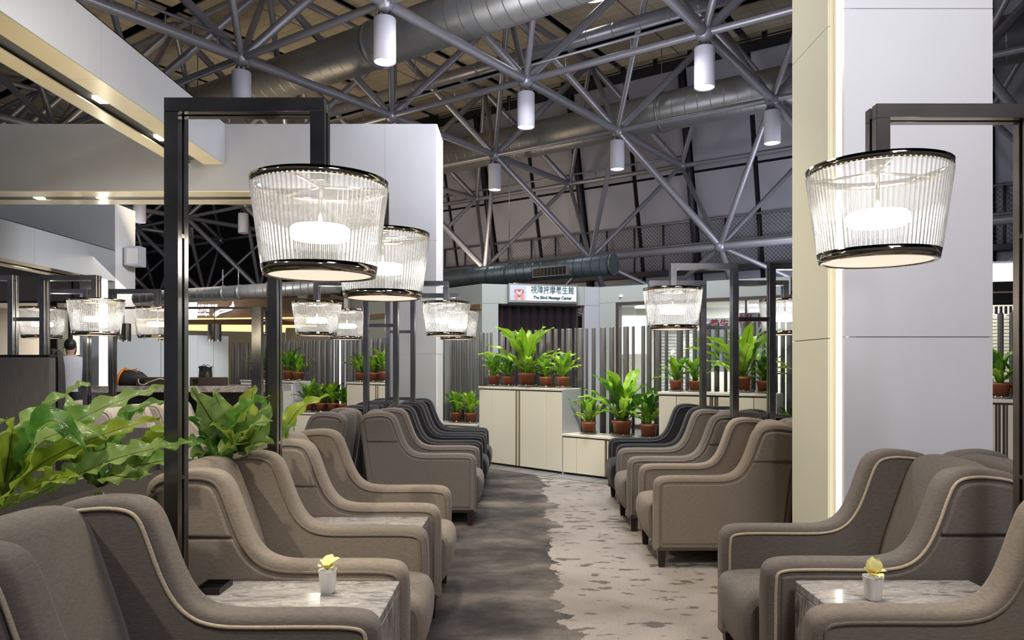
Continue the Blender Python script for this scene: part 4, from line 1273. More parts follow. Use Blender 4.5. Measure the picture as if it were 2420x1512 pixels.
# ---------------------------------------------------------------- armchairs
PROF_RAW = [(.0, .11), (.0, .30), (.0, .525), (.012, .575), (.055, .60), (.20, .602), (.38, .60), (.47, .603), (.53, .622), (.575, .668), (.612, .745), (.645, .84), (.672, .905), (.715, .94), (.79, .950),
        (.88, .942), (.935, .930), (.972, .895), (.972, .835), (.955, .72), (.925, .5), (.90, .3), (.885, .11)]
def cat_poly(p):
    # keep the bottom corners sharp, smooth the rest
    q = chaikin(p, 2, False)
    return q
PROF = cat_poly(PROF_RAW)
LX = .45   # local x of the arm front
def tolocal(poly): return [(LX - a, b) for a, b in poly]
def chair_meshes(col):
    f, pm = FAB[col], PIPE[col]
    M = {}
    pr = tolocal(PROF)
    def mk(name, mb, m):
        import bmesh
        me = mesh(name, mb, m); bm = bmesh.new(); bm.from_mesh(me); bmesh.ops.recalc_face_normals(bm, faces=bm.faces); bm.to_mesh(me); bm.free(); M[name] = me
    mk('side_arm', slab(pr, -.06, .06, .030, 4), f)
    # pipings along both faces of the arm
    ins_ = clean_inset(pr, .030)
    k0 = min(range(len(ins_)), key=lambda k: (ins_[k][0] - LX) ** 2 + (ins_[k][1] - .14) ** 2)
    ins_ = ins_[k0:] + ins_[:k0]
    k1 = max(k for k in range(len(ins_)) if ins_[k][1] > .86)
    path = [(p[0], 0, p[1]) for p in ins_[:k1 + 1]]
    for nm, y in (('piping', .0605), ('piping_in', -.0605)):
        mk(nm, MB().path([(p[0], y, p[2]) for p in path], .0062, 8), pm)
    body = clean_inset(pr, .050)
    up = clip_poly(body, .705, True); lo = clip_poly(body, .695, False)
    up = [p for p in up]; lo = [p for p in lo]
    mk('headrest_panel', slab(up, .054, .0735, .010, 3, both=False), f)
    mk('outer_panel', slab(lo, .054, .0675, .008, 3, both=False), f)
    back = [(.655, .38), (.675, .46), (.70, .56), (.74, .68), (.775, .78), (.805, .86), (.835, .915), (.875, .948), (.93, .952), (.974, .915), (.955, .72), (.925, .5), (.90, .3), (.885, .12), (.66, .12)]
    bk = tolocal(chaikin(back, 2, True))
    # convex cushion across the width
    mb = MB(); n = len(bk); rows = 9; cx = sum(p[0] for p in bk) / n; cz = sum(p[1] for p in bk) / n
    vs = []
    for r_ in range(rows):
        u = r_ / (rows - 1) * 2 - 1
        ins_d = .028 * abs(u) ** 3
        q = inset(bk, ins_d) if ins_d > 1e-5 else bk
        for p in q: vs.append((p[0], u * .245, p[1]))
    fs = [(i * n + k, i * n + (k + 1) % n, (i + 1) * n + (k + 1) % n, (i + 1) * n + k) for i in range(rows - 1) for k in range(n)]
    mb.add(vs, fs, True); mb.f.append(tuple(range(n))); mb.sm.append(False); mb.f.append(tuple((rows - 1) * n + k for k in range(n))); mb.sm.append(False)
    mk('back_cushion', mb, f)
    seat = [(.03, .12), (-.02, .17), (-.045, .26), (-.050, .34), (-.035, .395), (.0, .422), (.08, .434), (.30, .436), (.55, .43), (.72, .42), (.72, .12)]
    st = tolocal(chaikin(seat, 2, True))
    mb = MB(); n = len(st); vs = []
    for r_ in range(rows):
        u = r_ / (rows - 1) * 2 - 1
        q = inset(st, .022 * abs(u) ** 4) if abs(u) > .05 else st
        for p in q: vs.append((p[0], u * .242, p[1]))
    fs = [(i * n + k, i * n + (k + 1) % n, (i + 1) * n + (k + 1) % n, (i + 1) * n + k) for i in range(rows - 1) for k in range(n)]
    mb.add(vs, fs, True); mb.f.append(tuple(range(n))); mb.sm.append(False); mb.f.append(tuple((rows - 1) * n + k for k in range(n))); mb.sm.append(False)
    mk('seat_cushion', mb, f)
    return M
def leg_mb():
    a, b = .028, .019
    return MB().hexa([(-b, -b, 0), (b, -b, 0), (b, b, 0), (-b, b, 0), (-a, -a, .115), (a, -a, .115), (a, a, .115), (-a, a, .115)])
LEGM = mesh('leg', leg_mb(), M_LEG)
CH_ = {}
def armchair(x, y, face, col, label, grp, arms=None, far_dark=None):
    """face=+1 looks to +x. origin: arm front at x"""
    if col not in CH_: CH_[col] = chair_meshes(col)
    M = CH_[col]
    t = thing('armchair', label, 'armchair', (x - face * LX, y, 0), 0 if face > 0 else math.pi, grp)
    for s in (-1, 1):
        a = link('side_arm', M['side_arm'], t); a.location = (0, s * .30, 0); a.scale = (1, s, 1)
        for nm, key in (('piping', 'piping'), ('piping', 'piping_in'), ('headrest_panel', 'headrest_panel'), ('outer_panel', 'outer_panel')):
            link(nm, M[key], a)
        for lx in (LX - .05, LX - .84):
            l = link('leg', LEGM, t); l.location = (lx, s * .315, 0)
    link('back_cushion', M['back_cushion'], t)
    link('seat_cushion', M['seat_cushion'], t)
    return t
YL = {1: 1.965, 2: 3.105, 3: 4.255}
GL = 'armchairs in the left row facing the aisle'
armchair(-.412, 1.93, 1, 'brown', 'nearest left armchair, dark taupe, cut by the bottom left corner', GL)
armchair(-.412, 3.105, 1, 'taupe', 'second left armchair, between the two front marble tables', GL)
armchair(-.412, 4.255, 1, 'taupe', 'third left armchair, taupe, before the gap in the left row', GL)
armchair(-.352, 6.52, 1, 'dusk', 'fourth left armchair, grey-brown with its whole outer side showing', GL)
armchair(-.350, 7.60, 1, 'charcoal', 'fifth left armchair, charcoal, second in the far left block', GL)
armchair(-.348, 8.50, 1, 'charcoal', 'farthest left armchair, charcoal, beside the end of the grey wall', GL)
GR = 'armchairs in the right row facing the aisle'
armchair(.878, 1.965, -1, 'taupe', 'nearest right armchair, filling the bottom right corner', GR)
armchair(.932, 3.14, -1, 'brown', 'right armchair behind the front marble table, in front of the white column', GR)
armchair(.900, 5.25, -1, 'taupe', 'light taupe armchair with its outer side showing, left of the pale column', GR)
armchair(.880, 6.31, -1, 'dusk', 'middle armchair of the far right block, grey taupe', GR)
armchair(.915, 7.25, -1, 'charcoal', 'farthest right armchair, charcoal, before the low planter bench', GR)
GB = 'armchairs turned away behind the far left block'
for k, y in enumerate((6.52, 7.60, 8.50)):
    armchair(-1.352 - 1.06, y, -1, 'dusk' if k == 0 else 'charcoal', 'armchair facing left, back to back with the %s far left armchair' % ('fourth', 'fifth', 'farthest')[k], GB)
GB2 = 'armchairs turned away behind the right rows'
for k, y in enumerate((3.14, 5.25, 6.31)):
    armchair((2.93 if k == 0 else 2.90), y, 1, 'brown' if k < 2 else 'charcoal', 'armchair facing right, back to back with the %s' % ('one behind the front marble table', 'light taupe one beside the column', 'middle one of the far right block', 'farthest right charcoal one')[k], GB2)
GM = 'beige armchairs beyond the ferns on the left'
for k, y in enumerate((5.2, 6.1, 7.15, 8.1)):
    armchair(-3.05, y, 1, 'beige', 'beige armchair beyond the ferns, %s from the front' % ('first', 'second', 'third', 'fourth')[k], GM)
for k, y in enumerate((7.15, 8.1)):
    armchair(-5.72, y, -1, 'beige', 'beige armchair facing left beyond the ferns, %s' % ('nearer one', 'farther one')[k], GM)

# ---------------------------------------------------------------- marble tables
def table(x0, x1, y, label, w=.40, grp='marble side tables between the armchairs'):
    if x0 > x1: x0, x1 = x1, x0
    t = thing('marble_table', label, 'table', ((x0 + x1) / 2, y, 0), 0, grp); h = (x1 - x0) / 2
    obj('table_top', MB().box(-h, -w / 2, .510, h, w / 2, .545, .003), M_MARBLE, t)
    obj('end_slab', MB().box(h - .035, -w / 2, 0, h, w / 2, .509, .002), M_MARBLE, t)
    obj('end_slab', MB().box(-h, -w / 2, 0, -h + .035, w / 2, .509, .002), M_MARBLE, t)
    obj('side_board', MB().box(-h + .04, -w / 2 + .02, .0, h - .04, w / 2 - .02, .505), M_WOODG, t)
    return t
table(-.436, -1.115, 2.53, 'marble side table at front left with an orchid cup and black tray')
table(-.47, -1.13, 3.68, 'marble side table between the second and third left armchairs')
table(-.45, -1.11, 7.06, 'marble side table between the fourth and fifth left armchairs', .34)
table(-.45, -1.09, 8.06, 'narrow marble side table between the two farthest left armchairs', .18)
table(1.02, 1.66, 2.54, 'marble side table at front right with an orchid cup')
table(1.05, 1.60, 5.78, 'marble side table hidden between the light taupe and middle right armchairs', .32)
table(1.05, 1.60, 6.78, 'marble side table hidden between the two farthest right armchairs', .2)
def orchid_cup(p, label, seed):
    t = thing('orchid_cup', label, 'flower cup', tuple(p), 0, 'orchid cups on the marble tables')
    prof = [(0, .0), (.021, .0), (.024, .004), (.031, .078), (.0318, .080), (.0295, .080), (.0285, .072), (.021, .008), (0, .008)]
    me = mesh('cup', MB().lathe(prof, 4 * 10), M_CUP)
    for v in me.vertices:   # squarish body
        x, y = v.co.x, v.co.y; r = math.hypot(x, y)
        if r > 1e-4:
            an = math.atan2(y, x); k = 1 / (abs(math.cos(an)) ** 4 + abs(math.sin(an)) ** 4) ** .25
            v.co.x *= k ** .6; v.co.y *= k ** .6
    link('cup', me, t)
    rr = random.Random(seed)
    def petal(L, W, az, el, z0, cup=.3, m=M_PETAL, x0=0, y0=0):
        mb = MB(); vs = []; n = 8; w_ = 6
        for i in range(n + 1):
            s = i / n; w = W * math.sin(math.pi * min(1, s * .92 + .06)) ** .5
            if s == 1: w = W * .12
            for k in range(w_ + 1):
                u = k / w_ * 2 - 1
                lx = u * w / 2; ly = s * L; lz = cup * (u * u) * w / 2 + .10 * L * math.sin(s * 3) + .0015 * math.sin(9 * s + 5 * u)
                vs.append((lx, ly, lz))
        fs = [(i * (w_ + 1) + k, i * (w_ + 1) + k + 1, (i + 1) * (w_ + 1) + k + 1, (i + 1) * (w_ + 1) + k) for i in range(n) for k in range(w_)]
        mb.add(vs, fs, True); o = obj('petal', mb, m, t)
        o.rotation_euler = Matrix.Rotation(az, 3, 'Z').to_4x4().to_3x3().__matmul__(Matrix.Rotation(el, 3, 'X')).to_euler()
        o.location = (x0, y0, z0)
    if seed == 1:
        petal(.055, .052, R(-75), R(38), .082); petal(.050, .050, R(-30), R(62), .084); petal(.046, .040, R(75), R(48), .078)
        petal(.048, .040, R(150), R(25), .080); petal(.045, .040, R(-150), R(20), .080)
        petal(.022, .02, R(-90), R(40), .086, m=M_PETALC); petal(.02, .016, R(180), R(50), .084, m=M_PETALC)
    else:
        petal(.058, .058, R(0), R(86), .086, .15); petal(.046, .030, R(-100), R(14), .086); petal(.040, .026, R(85), R(42), .080)
        petal(.045, .035, R(180), R(8), .083); petal(.042, .034, R(-160), R(4), .083)
        petal(.020, .018, R(170), R(40), .088, m=M_PETALC); petal(.018, .014, R(120), R(55), .086, m=M_PETALC)
    obj('blossom_centre', MB().ball((0, 0, .086), .007, 10, 6), M_PETALC, t)
orchid_cup((-.664, 2.588, .5452), 'white square cup with a pale yellow orchid on the front left table', 1)
orchid_cup((1.199, 2.51, .5452), 'white square cup with a pale yellow orchid on the front right table', 2)
tr = thing('tray', 'small black tray at the back of the front left marble table', 'tray', (-1.075, 2.62, .5455))
obj('tray_base', MB().box(-.045, -.06, 0, .045, .06, .004), M_BLACK, tr)
for (a, b, c, d) in ((-.045, -.06, .045, -.054), (-.045, .054, .045, .06), (-.045, -.054, -.039, .054), (.039, -.054, .045, .054)):
    obj('tray_rim', MB().box(a, b, .004, c, d, .02), M_BLACK, tr)

# ---------------------------------------------------------------- lamps
BARM = [M_BRONZE]
def bar(parent, name, p0, p1, w, dep, m=None):
    """slotted bar: two flat plates front/back with a dark core; axis in xz-plane. w: width in plane, dep: total depth in y"""
    (x0, z0), (x1, z1) = p0, p1; m = m or BARM[0]
    pl = dep * .40
    mb = MB()
    def bx(ya, yb, wi, mb_):
        if abs(x1 - x0) < 1e-6: mb_.box(x0 - wi, ya, z0, x0 + wi, yb, z1, .0015)
        else: mb_.box(x0, ya, z0 - wi, x1, yb, z0 + wi, .0015)
    bx(-dep / 2, -dep / 2 + pl, w / 2, mb); bx(dep / 2 - pl, dep / 2, w / 2, mb)
    o = obj(name, mb, m, parent)
    mc = MB(); bx(-dep / 2 + pl, dep / 2 - pl, w / 2 - .008, mc)
    obj('slot', mc, M_BLACK, o)
    return o
NR = 84
def shade_meshes():
    r1, r0, h = .226, .190, .27
    mb = MB(); vs = []; n = NR * 6; rows = 5
    for i in range(rows):
        s = i / (rows - 1); rr = r0 + (r1 - r0) * s
        for k in range(n):
            a = 2 * math.pi * k / n; ph = (k % 6) / 6.0
            rr2 = rr * (1 + .016 * math.sin(math.pi * ph))
            vs.append((rr2 * math.cos(a), rr2 * math.sin(a), .03 + s * h))
    fs = [(i * n + k, i * n + (k + 1) % n, (i + 1) * n + (k + 1) % n, (i + 1) * n + k) for i in range(rows - 1) for k in range(n)]
    mb.add(vs, fs, True)
    gm = mesh('shade_glass', mb, M_GLASS); gm.materials.append(M_GLASS2)
    for p in gm.polygons:
        if (p.index % n) % 6 in (0, 5): p.material_index = 1
    G = {'shade_glass': gm}
    def rg(z0, z1, r0_, r1_, t=.012):
        return MB().lathe([(r0_ - t, z0), (r0_, z0), (r1_, z1), (r1_ - t, z1)], 72, close=True)
    G['bottom_ring'] = mesh('bottom_ring', rg(0, .032, .187, .194, .016), M_RING)
    G['top_ring'] = mesh('top_ring', rg(.298, .322, .227, .230, .012), M_RING)
    G['diffuser'] = mesh('diffuser', MB().lathe([(0, .004), (.171, .004), (.171, .010), (0, .010)], 48), M_DIFF)
    G['light_ring'] = mesh('light_ring', MB().lathe([(.0, .125), (.090, .125), (.099, .134), (.099, .160), (.090, .169), (.0, .169)], 40), M_GLOWRING)
    G['reflector'] = mesh('reflector', MB().lathe([(.0, .28), (.12, .285), (.215, .318), (.215, .322), (.12, .29), (0, .285)], 48), M_RING)
    st = MB().tube((0, 0, .172), (0, 0, .30), .007, 10)
    for k in range(3):
        a = 2 * math.pi * k / 3 + .3
        st.tube((0, 0, .305), (.22 * math.cos(a), .22 * math.sin(a), .308), .005, 6)
    G['shade_frame'] = mesh('shade_frame', st, M_BRONZE2)
    return G
G_ = shade_meshes()
def shade(parent, x, y, z, power=9):
    o = link('lamp_shade', G_['shade_glass'], parent, 'clear ribbed crystal shade'); o.location = (x, y, z)
    for k in ('bottom_ring', 'top_ring', 'diffuser', 'light_ring', 'shade_frame'):
        c = link(k, G_[k], o)
    l = bpy.data.lights.new('lamp_glow', 'POINT'); l.energy = power; l.color = (1.0, .91, .76); l.shadow_soft_size = .09
    lo = bpy.data.objects.new('lamp_glow', l); COL.objects.link(lo); lo.parent = o; lo.location = (0, 0, .20)
    l = bpy.data.lights.new('lamp_downlight', 'SPOT'); l.energy = power * 3.2; l.color = (1.0, .89, .74); l.shadow_soft_size = .15; l.spot_size = R(125); l.spot_blend = .6
    lo = bpy.data.objects.new('lamp_downlight', l); COL.objects.link(lo); lo.parent = o; lo.location = (0, 0, -.008)
W_, DP = .047, .082
def side(t, xp, xs, ztop, zs, dy=0, sh=True, power=9):
    """post at xp, arm to xs, drop down to the shade whose bottom is zs (local coordinates)"""
    sg = 1 if xs > xp else -1
    bar(t, 'post', (xp, .012), (xp, ztop - W_), W_, DP)
    bar(t, 'arm', (min(xp, xs) - W_ / 2, ztop - W_ / 2), (max(xp, xs) + W_ / 2, ztop - W_ / 2), W_, DP)
    bar(t, 'drop_bar', (xs, zs + .318), (xs, ztop - W_), W_, DP)
    if sh: shade(t, xs, 0, zs, power)
def frame_lamp(xp, y, xs, ztop, zs, label, power=9, brz=(1.77, .95)):
    t = thing('frame_lamp', label, 'floor lamp', (xp, y, 0), 0, 'frame lamps with ribbed glass shades')
    side(t, 0, xs - xp, ztop, zs, power=power)
    obj('base_plate', MB().box(-.04, -.12, 0, .04, .12, .012, .002), M_BRONZE, t)
    for z in brz: obj('slot_bridge', MB().box(-W_ / 2, -.010, z, W_ / 2, .010, z + .014), M_BRONZE2, t)
    return t
def pair_lamp(xl, xr, y, sl, sr, ztop, zs, zb, label, shl=True, shr=True, power=9):
    t = thing('double_frame_lamp', label, 'floor lamp', ((xl + xr) / 2, y, 0), 0, 'double frame lamps with crossbars')
    c = (xl + xr) / 2
    side(t, xl - c, sl - c, ztop, zs, sh=shl, power=power); side(t, xr - c, sr - c, ztop, zs, sh=shr, power=power)
    for z in zb: obj('crossbar', MB().box(xl - c + W_ / 2, -.016, z, xr - c - W_ / 2, .016, z + .032, .001), M_STEELG, t)
    obj('base_plate', MB().box(xl - c - .03, -.05, 0, xr - c + .03, .05, .012, .002), M_BRONZE, t)
    return t
frame_lamp(-1.165, 2.53, -.675, 2.235, 1.640, 'largest black bronze frame lamp at front left with a glowing ribbed shade', 11)
frame_lamp(-1.200, 3.66, -.668, 2.20, 1.665, 'second left frame lamp, its shade partly hidden by the largest one', 9)
BARM[0] = M_BROWNM
frame_lamp(1.735, 2.53, 1.224, 2.215, 1.688, 'front right frame lamp reaching across the white column', 11)
BARM[0] = M_STEELG
pair_lamp(-1.445, -1.163, 7.06, -1.915, -.684, 2.135, 1.615, (1.70, .965), 'double frame lamp behind the fourth left armchair, nearer of two', power=8)
pair_lamp(-1.415, -1.144, 8.06, -1.860, -.657, 2.115, 1.615, (1.685, .96), 'double frame lamp in the far left block, farther of two', power=7)
pair_lamp(1.685, 1.975, 5.80, 1.206, 2.46, 2.130, 1.615, (1.68, .935), 'double frame lamp left of the pale column, nearer of two', power=8)
pair_lamp(1.690, 1.985, 6.80, 1.215, 2.44, 2.110, 1.615, (1.665, .93), 'double frame lamp left of the pale column, farther of two without left shade', shl=False, power=7)
pair_lamp(-4.49, -4.21, 6.60, -5.0, -3.75, 2.135, 1.600, (1.73, .62), 'double frame lamp at the left beyond the ferns, nearer of two', power=8)
pair_lamp(-4.53, -4.26, 7.80, -5.0, -3.79, 2.135, 1.620, (1.70, 1.02), 'double frame lamp at the left beyond the ferns, farther of two', power=8)
# ---------------------------------------------------------------- big ferns in the planter behind the left row
pl = thing('fern_planter', 'grey-brown wooden planter box behind the front left armchairs', 'planter', (-1.80, 3.0, 0))
for (a, b, c, d) in ((-.30, -1.3, -.275, 1.3), (.275, -1.3, .30, 1.3), (-.275, -1.3, .275, -1.275), (-.275, 1.275, .275, 1.3)):
    obj('side_board', MB().box(a, b, 0, c, d, .80, .003), M_WOODG, pl)
obj('potting_soil', MB().box(-.275, -1.275, .60, .275, 1.275, .74), M_SOIL, pl)
wp = thing('wood_partition', 'grey wood partition panel at the left edge behind the ferns', 'partition', (X(0, 4.3), 4.3, 0))
obj('panel', MB().box(-.9, 0, 0, X(117, 4.3) - X(0, 4.3), .06, Z(843, 4.3), .003), M_WOODG, wp)
obj('top_edge', MB().box(-.9, -.004, Z(843, 4.3), X(117, 4.3) - X(0, 4.3) + .004, .064, Z(843, 4.3) + .012), M_BLACK, wp)
lp = thing('wood_partition', 'low grey-brown wooden back panel seen between the fern leaves', 'partition', (X(60, 4.6), 4.6, 0))
for k in range(3): obj('panel', MB().box(-.2 + k * .36, 0, 0, .155 + k * .36, .05, .95, .002), M_WOODG, lp)

def big_leaf(t, pts, d0, d1, W, mi, seed, tilt=.55, roll=0.0, wav=.0135):
    """leaf whose spine runs through picture points at depths d0..d1; local to t"""
    rr = random.Random(seed)
    n0 = len(pts)
    sp = [P(p[0], p[1], d0 + (d1 - d0) * i / (n0 - 1)) for i, p in enumerate(pts)]
    sp = [Vector(q) for q in chaikin([tuple(s) for s in sp], 3)]
    # resample
    Ls = [0]
    for a, b in zip(sp[:-1], sp[1:]): Ls.append(Ls[-1] + (b - a).length)
    n = 60; out = []; j = 0
    for i in range(n + 1):
        s = Ls[-1] * i / n
        while j < len(Ls) - 2 and Ls[j + 1] < s: j += 1
        k = (s - Ls[j]) / max(1e-9, Ls[j + 1] - Ls[j]); out.append(sp[j].lerp(sp[j + 1], min(1, max(0, k))))
    loc = Vector(t.location); mb = MB(); vs = []; uv = []; nw = 8
    ph = rr.uniform(0, 6); ph2 = rr.uniform(0, 6)
    fq = Ls[-1] / .092
    for i, p in enumerate(out):
        s = i / n
        tg = (out[min(n, i + 1)] - out[max(0, i - 1)]).normalized()
        up = Vector((0, -tilt, 1 - tilt * .5)).normalized()
        sd = tg.cross(up).normalized(); nr = sd.cross(tg).normalized()
        if roll:
            m_ = Matrix.Rotation(roll * (0.4 + .6 * s), 3, tg); sd = m_ @ sd; nr = m_ @ nr
        w = W * (math.sin(math.pi * min(1, .06 + s * .93)) ** .55) * min(1, .3 + s * 2.2) if i < n else .002
        w *= (1 - .62 * (max(0, s - .5) / .5) ** 1.4) * .95
        for k in range(nw + 1):
            u = k / nw * 2 - 1; e = abs(u)
            a = fq * 2 * math.pi * s
            wob = wav * e ** 2.0 * (math.sin(a + (ph if u < 0 else ph2)) + .22 * math.sin(2.3 * a + ph)) * min(1, s * 3)
            inb = .035 * w * math.cos(a + (ph if u < 0 else ph2)) * e
            vs.append(p + sd * (u * w / 2 + (inb if u > 0 else -inb)) + nr * (.42 * w / 2 * e ** 1.1 + wob) - loc); uv.append((k / nw, s))
    fs = [(i * (nw + 1) + k, i * (nw + 1) + k + 1, (i + 1) * (nw + 1) + k + 1, (i + 1) * (nw + 1) + k) for i in range(n) for k in range(nw)]
    mb.add(vs, fs, True); mb.uv = uv
    me = mesh('leaf', mb, M_LEAFBIG[mi])
    return link('leaf', me, t)
def clump(label, loc, leaves, seed):
    t = thing('large_fern', label, 'plant', loc)
    for k, (pts, d0, d1, W, mi, roll) in enumerate(leaves): big_leaf(t, pts, d0, d1, W, mi, seed * 50 + k, roll=roll)
    obj('leaf_crown', MB().ball((0, 0, -.03), .025, 10, 6, (1, 1, .8)), M_LEAFBIG[2], t)
    return t
clump('nearest large bird nest fern with a long leaf crossing the front left post', tuple(P(15, 1215, 2.45)), [
 ([(15, 1200), (130, 1150), (250, 1090), (350, 1062), (456, 1045)], 2.45, 2.28, .115, 0, .1),
 ([(10, 1200), (60, 1120), (140, 1070), (260, 1020), (380, 985)], 2.45, 2.5, .10, 1, .5),
 ([(0, 1200), (15, 1120), (25, 1050), (35, 985)], 2.4, 2.35, .125, 1, .2),
 ([(5, 1200), (45, 1110), (70, 1050), (105, 990), (150, 1000), (205, 1062)], 2.4, 2.3, .13, 2, .2),
 ([(-20, 1190), (20, 1080), (85, 985), (150, 935), (210, 902)], 2.55, 2.7, .15, 0, -.5),
 ([(0, 1190), (60, 1060), (150, 1010), (270, 950), (395, 910)], 2.5, 2.6, .10, 0, .3),
 ([(5, 1205), (70, 1160), (130, 1130), (195, 1125)], 2.4, 2.3, .09, 1, .1),
 ([(-60, 1190), (-60, 1080), (-30, 1020), (20, 990)], 2.4, 2.3, .15, 2, 0),
 ([(0, 1205), (30, 1150), (60, 1120), (80, 1070)], 2.4, 2.3, .12, 1, .3),
 ([(0, 1190), (40, 1080), (110, 1030), (200, 1010), (250, 1040)], 2.5, 2.45, .12, 0, .1),
], 1)
clump('second large bird nest fern left of the front post, behind the nearest one', tuple(P(235, 1155, 3.0)), [
 ([(235, 1150), (225, 1080), (215, 1020), (212, 965)], 3.0, 2.9, .15, 0, .1),
 ([(235, 1150), (240, 1060), (300, 1010), (320, 970), (338, 966)], 3.0, 2.9, .12, 2, .1),
 ([(240, 1150), (300, 1100), (350, 1060), (400, 1020), (440, 1005)], 3.0, 3.0, .13, 1, .2),
 ([(235, 1150), (200, 1080), (150, 1050), (110, 1035)], 3.0, 2.8, .12, 0, 0),
 ([(240, 1150), (270, 1110), (330, 1100), (400, 1085), (440, 1098)], 3.0, 2.9, .12, 0, .2),
 ([(235, 1150), (205, 1040), (170, 1000), (130, 990), (60, 1015)], 3.0, 2.9, .11, 2, 0),
 ([(235, 1150), (250, 1050), (290, 990), (350, 955), (400, 945)], 3.0, 3.2, .10, 0, .1),
 ([(235, 1150), (260, 1090), (285, 1050), (290, 1020)], 3.0, 2.8, .10, 2, 0),
 ([(235, 1150), (190, 1110), (165, 1080), (150, 1060)], 3.0, 2.8, .12, 1, 0),
 ([(235, 1150), (220, 1100), (190, 1030), (170, 960), (155, 930)], 3.0, 3.1, .12, 0, 0),
 ([(240, 1150), (310, 1090), (370, 1040), (420, 990), (405, 930)], 3.0, 3.1, .10, 1, .2),
 ([(235, 1150), (250, 1120), (300, 1130), (360, 1120)], 3.0, 2.8, .10, 0, .2),
], 2)
clump('third large bird nest fern between the two front posts', tuple(P(555, 1095, 3.45)), [
 ([(560, 1090), (575, 1020), (590, 960), (602, 910)], 3.45, 3.4, .19, 1, .1),
 ([(550, 1090), (515, 1020), (480, 960), (452, 915)], 3.45, 3.3, .17, 0, 0),
 ([(555, 1090), (535, 1010), (520, 960), (506, 922)], 3.45, 3.4, .16, 0, 0),
 ([(560, 1090), (545, 1010), (580, 960), (640, 935)], 3.4, 3.2, .11, 2, .3),
 ([(555, 1090), (500, 1060), (465, 1040), (445, 1060)], 3.4, 3.2, .13, 2, 0),
 ([(550, 1090), (500, 1080), (470, 1070), (455, 1085)], 3.4, 3.2, .13, 0, 0),
 ([(560, 1090), (600, 1040), (625, 1000), (638, 950)], 3.45, 3.5, .13, 0, .2),
 ([(555, 1090), (500, 1030), (470, 1010), (445, 985)], 3.4, 3.3, .12, 2, 0),
 ([(560, 1090), (560, 1030), (600, 1000), (645, 995)], 3.4, 3.2, .12, 0, .2),
 ([(555, 1090), (530, 1040), (540, 990), (560, 960)], 3.45, 3.6, .14, 0, 0),
 ([(555, 1090), (520, 1070), (490, 1090), (460, 1110)], 3.4, 3.15, .12, 2, .3),
 ([(560, 1090), (590, 1060), (610, 1040), (650, 1050)], 3.4, 3.3, .12, 0, .2),
 ([(556, 1090), (550, 1050), (525, 1020), (500, 1000)], 3.4, 3.2, .14, 1, 0),
], 3)
clump('fourth large fern mostly hidden by the second lamp post, one leaf pointing right', tuple(P(640, 1085, 4.0)), [
 ([(640, 1085), (675, 1010), (715, 955), (779, 934)], 4.0, 4.0, .10, 1, .3),
 ([(640, 1085), (660, 1020), (685, 985), (712, 945)], 4.0, 4.1, .13, 0, .2),
 ([(640, 1085), (620, 1030), (625, 980), (640, 940)], 4.0, 4.1, .13, 2, .2),
 ([(640, 1085), (660, 1040), (680, 1015), (695, 1000)], 4.0, 3.9, .10, 0, .2),
], 4)

# ---------------------------------------------------------------- left background: kiosks, counter, bags, person
# low curved partition of pale panels
CPp = [(-7.3, 13.4), (-6.0, 13.9), (-5.62, 14.4)]
cpn = thing('curved_partition', 'low pale grey curved partition behind the bar counter, chest high', 'partition', (-6.0, 13.8, 0))
M_PALE = mat('pale_grey_sheet', (.50, .53, .55), .4)
for (A_, B_, t0, t1) in ((CPp[0], CPp[1], 0, .55), (CPp[0], CPp[1], .555, 1), (CPp[1], CPp[2], 0, .5), (CPp[1], CPp[2], .505, 1)):
    wallseg(cpn, A_, B_, 0, 1.90, M_PALE, th=.08, t0=t0, t1=t1, name='panel')
# timber canopy with lit slats
cp = thing('timber_canopy', 'walnut timber canopy with warm light strips over the far left kiosk', 'canopy', (-5.0, 14.6, 2.2))
cL = Vector(cp.location)
fa, fb = P(330, 725, 14.5), P(700, 700, 14.0)
fA = Vector((-8.2, 14.85, 0)); fB = Vector((-3.6, 14.1, 0)); fd = (fB - fA).normalized(); fn = Vector((-fd.y, fd.x, 0))
obj('fascia', MB().hexa([v + Vector((0, 0, z)) - cL for z in (2.26, 2.74) for v in (fA, fB, fB + fn * .08, fA + fn * .08)]), M_WOOD, cp)
obj('light_strip', MB().hexa([v + Vector((0, 0, z)) - cL for z in (2.235, 2.258) for v in (fA + fn * .0, fB + fn * .0, fB + fn * .06, fA + fn * .06)]), M_LEDW, cp)
for k in range(6):
    a = fA + fn * (.35 + k * .42) + Vector((0, 0, 2.18)); b = fB + fn * (1.5 + k * .62) + fd * (-.35 * k) + Vector((0, 0, 2.18))
    t_ = fn * .10
    obj('ceiling_slat', MB().hexa([v + Vector((0, 0, z)) - cL for z in (0, .22) for v in (a, b, b + t_, a + t_)]), M_WOOD, cp)
    obj('light_strip', MB().hexa([v + Vector((0, 0, z)) - cL for z in (-.03, -.005) for v in (a, b, b + t_ * .5, a + t_ * .5)]), M_LEDW, cp)
obj('roof_board', MB().hexa([v + Vector((0, 0, z)) - cL for z in (2.62, 2.70) for v in (fA, fB, fB + fn * 3.2, fA + fn * 3.2)]), M_WOOD, cp)
cw2 = thing('kiosk_back_wall', 'cream lit wall band under the timber canopy', 'wall band', (-7.6, 19.2, 0))
obj('wall_board', MB().box(-3, 0, 0, 1.8, .08, 2.24), mat('cream_kiosk_wall', (.46, .41, .28), .6), cw2)
for x in (-1.9, -.4, 1.1):
    l = bpy.data.lights.new('kiosk_spot', 'SPOT'); l.energy = 6; l.color = (1, .85, .55); l.spot_size = R(80); l.shadow_soft_size = .03
    lo = bpy.data.objects.new('kiosk_spot', l); COL.objects.link(lo); lo.parent = cw2; lo.location = (x, -.40, 2.45)
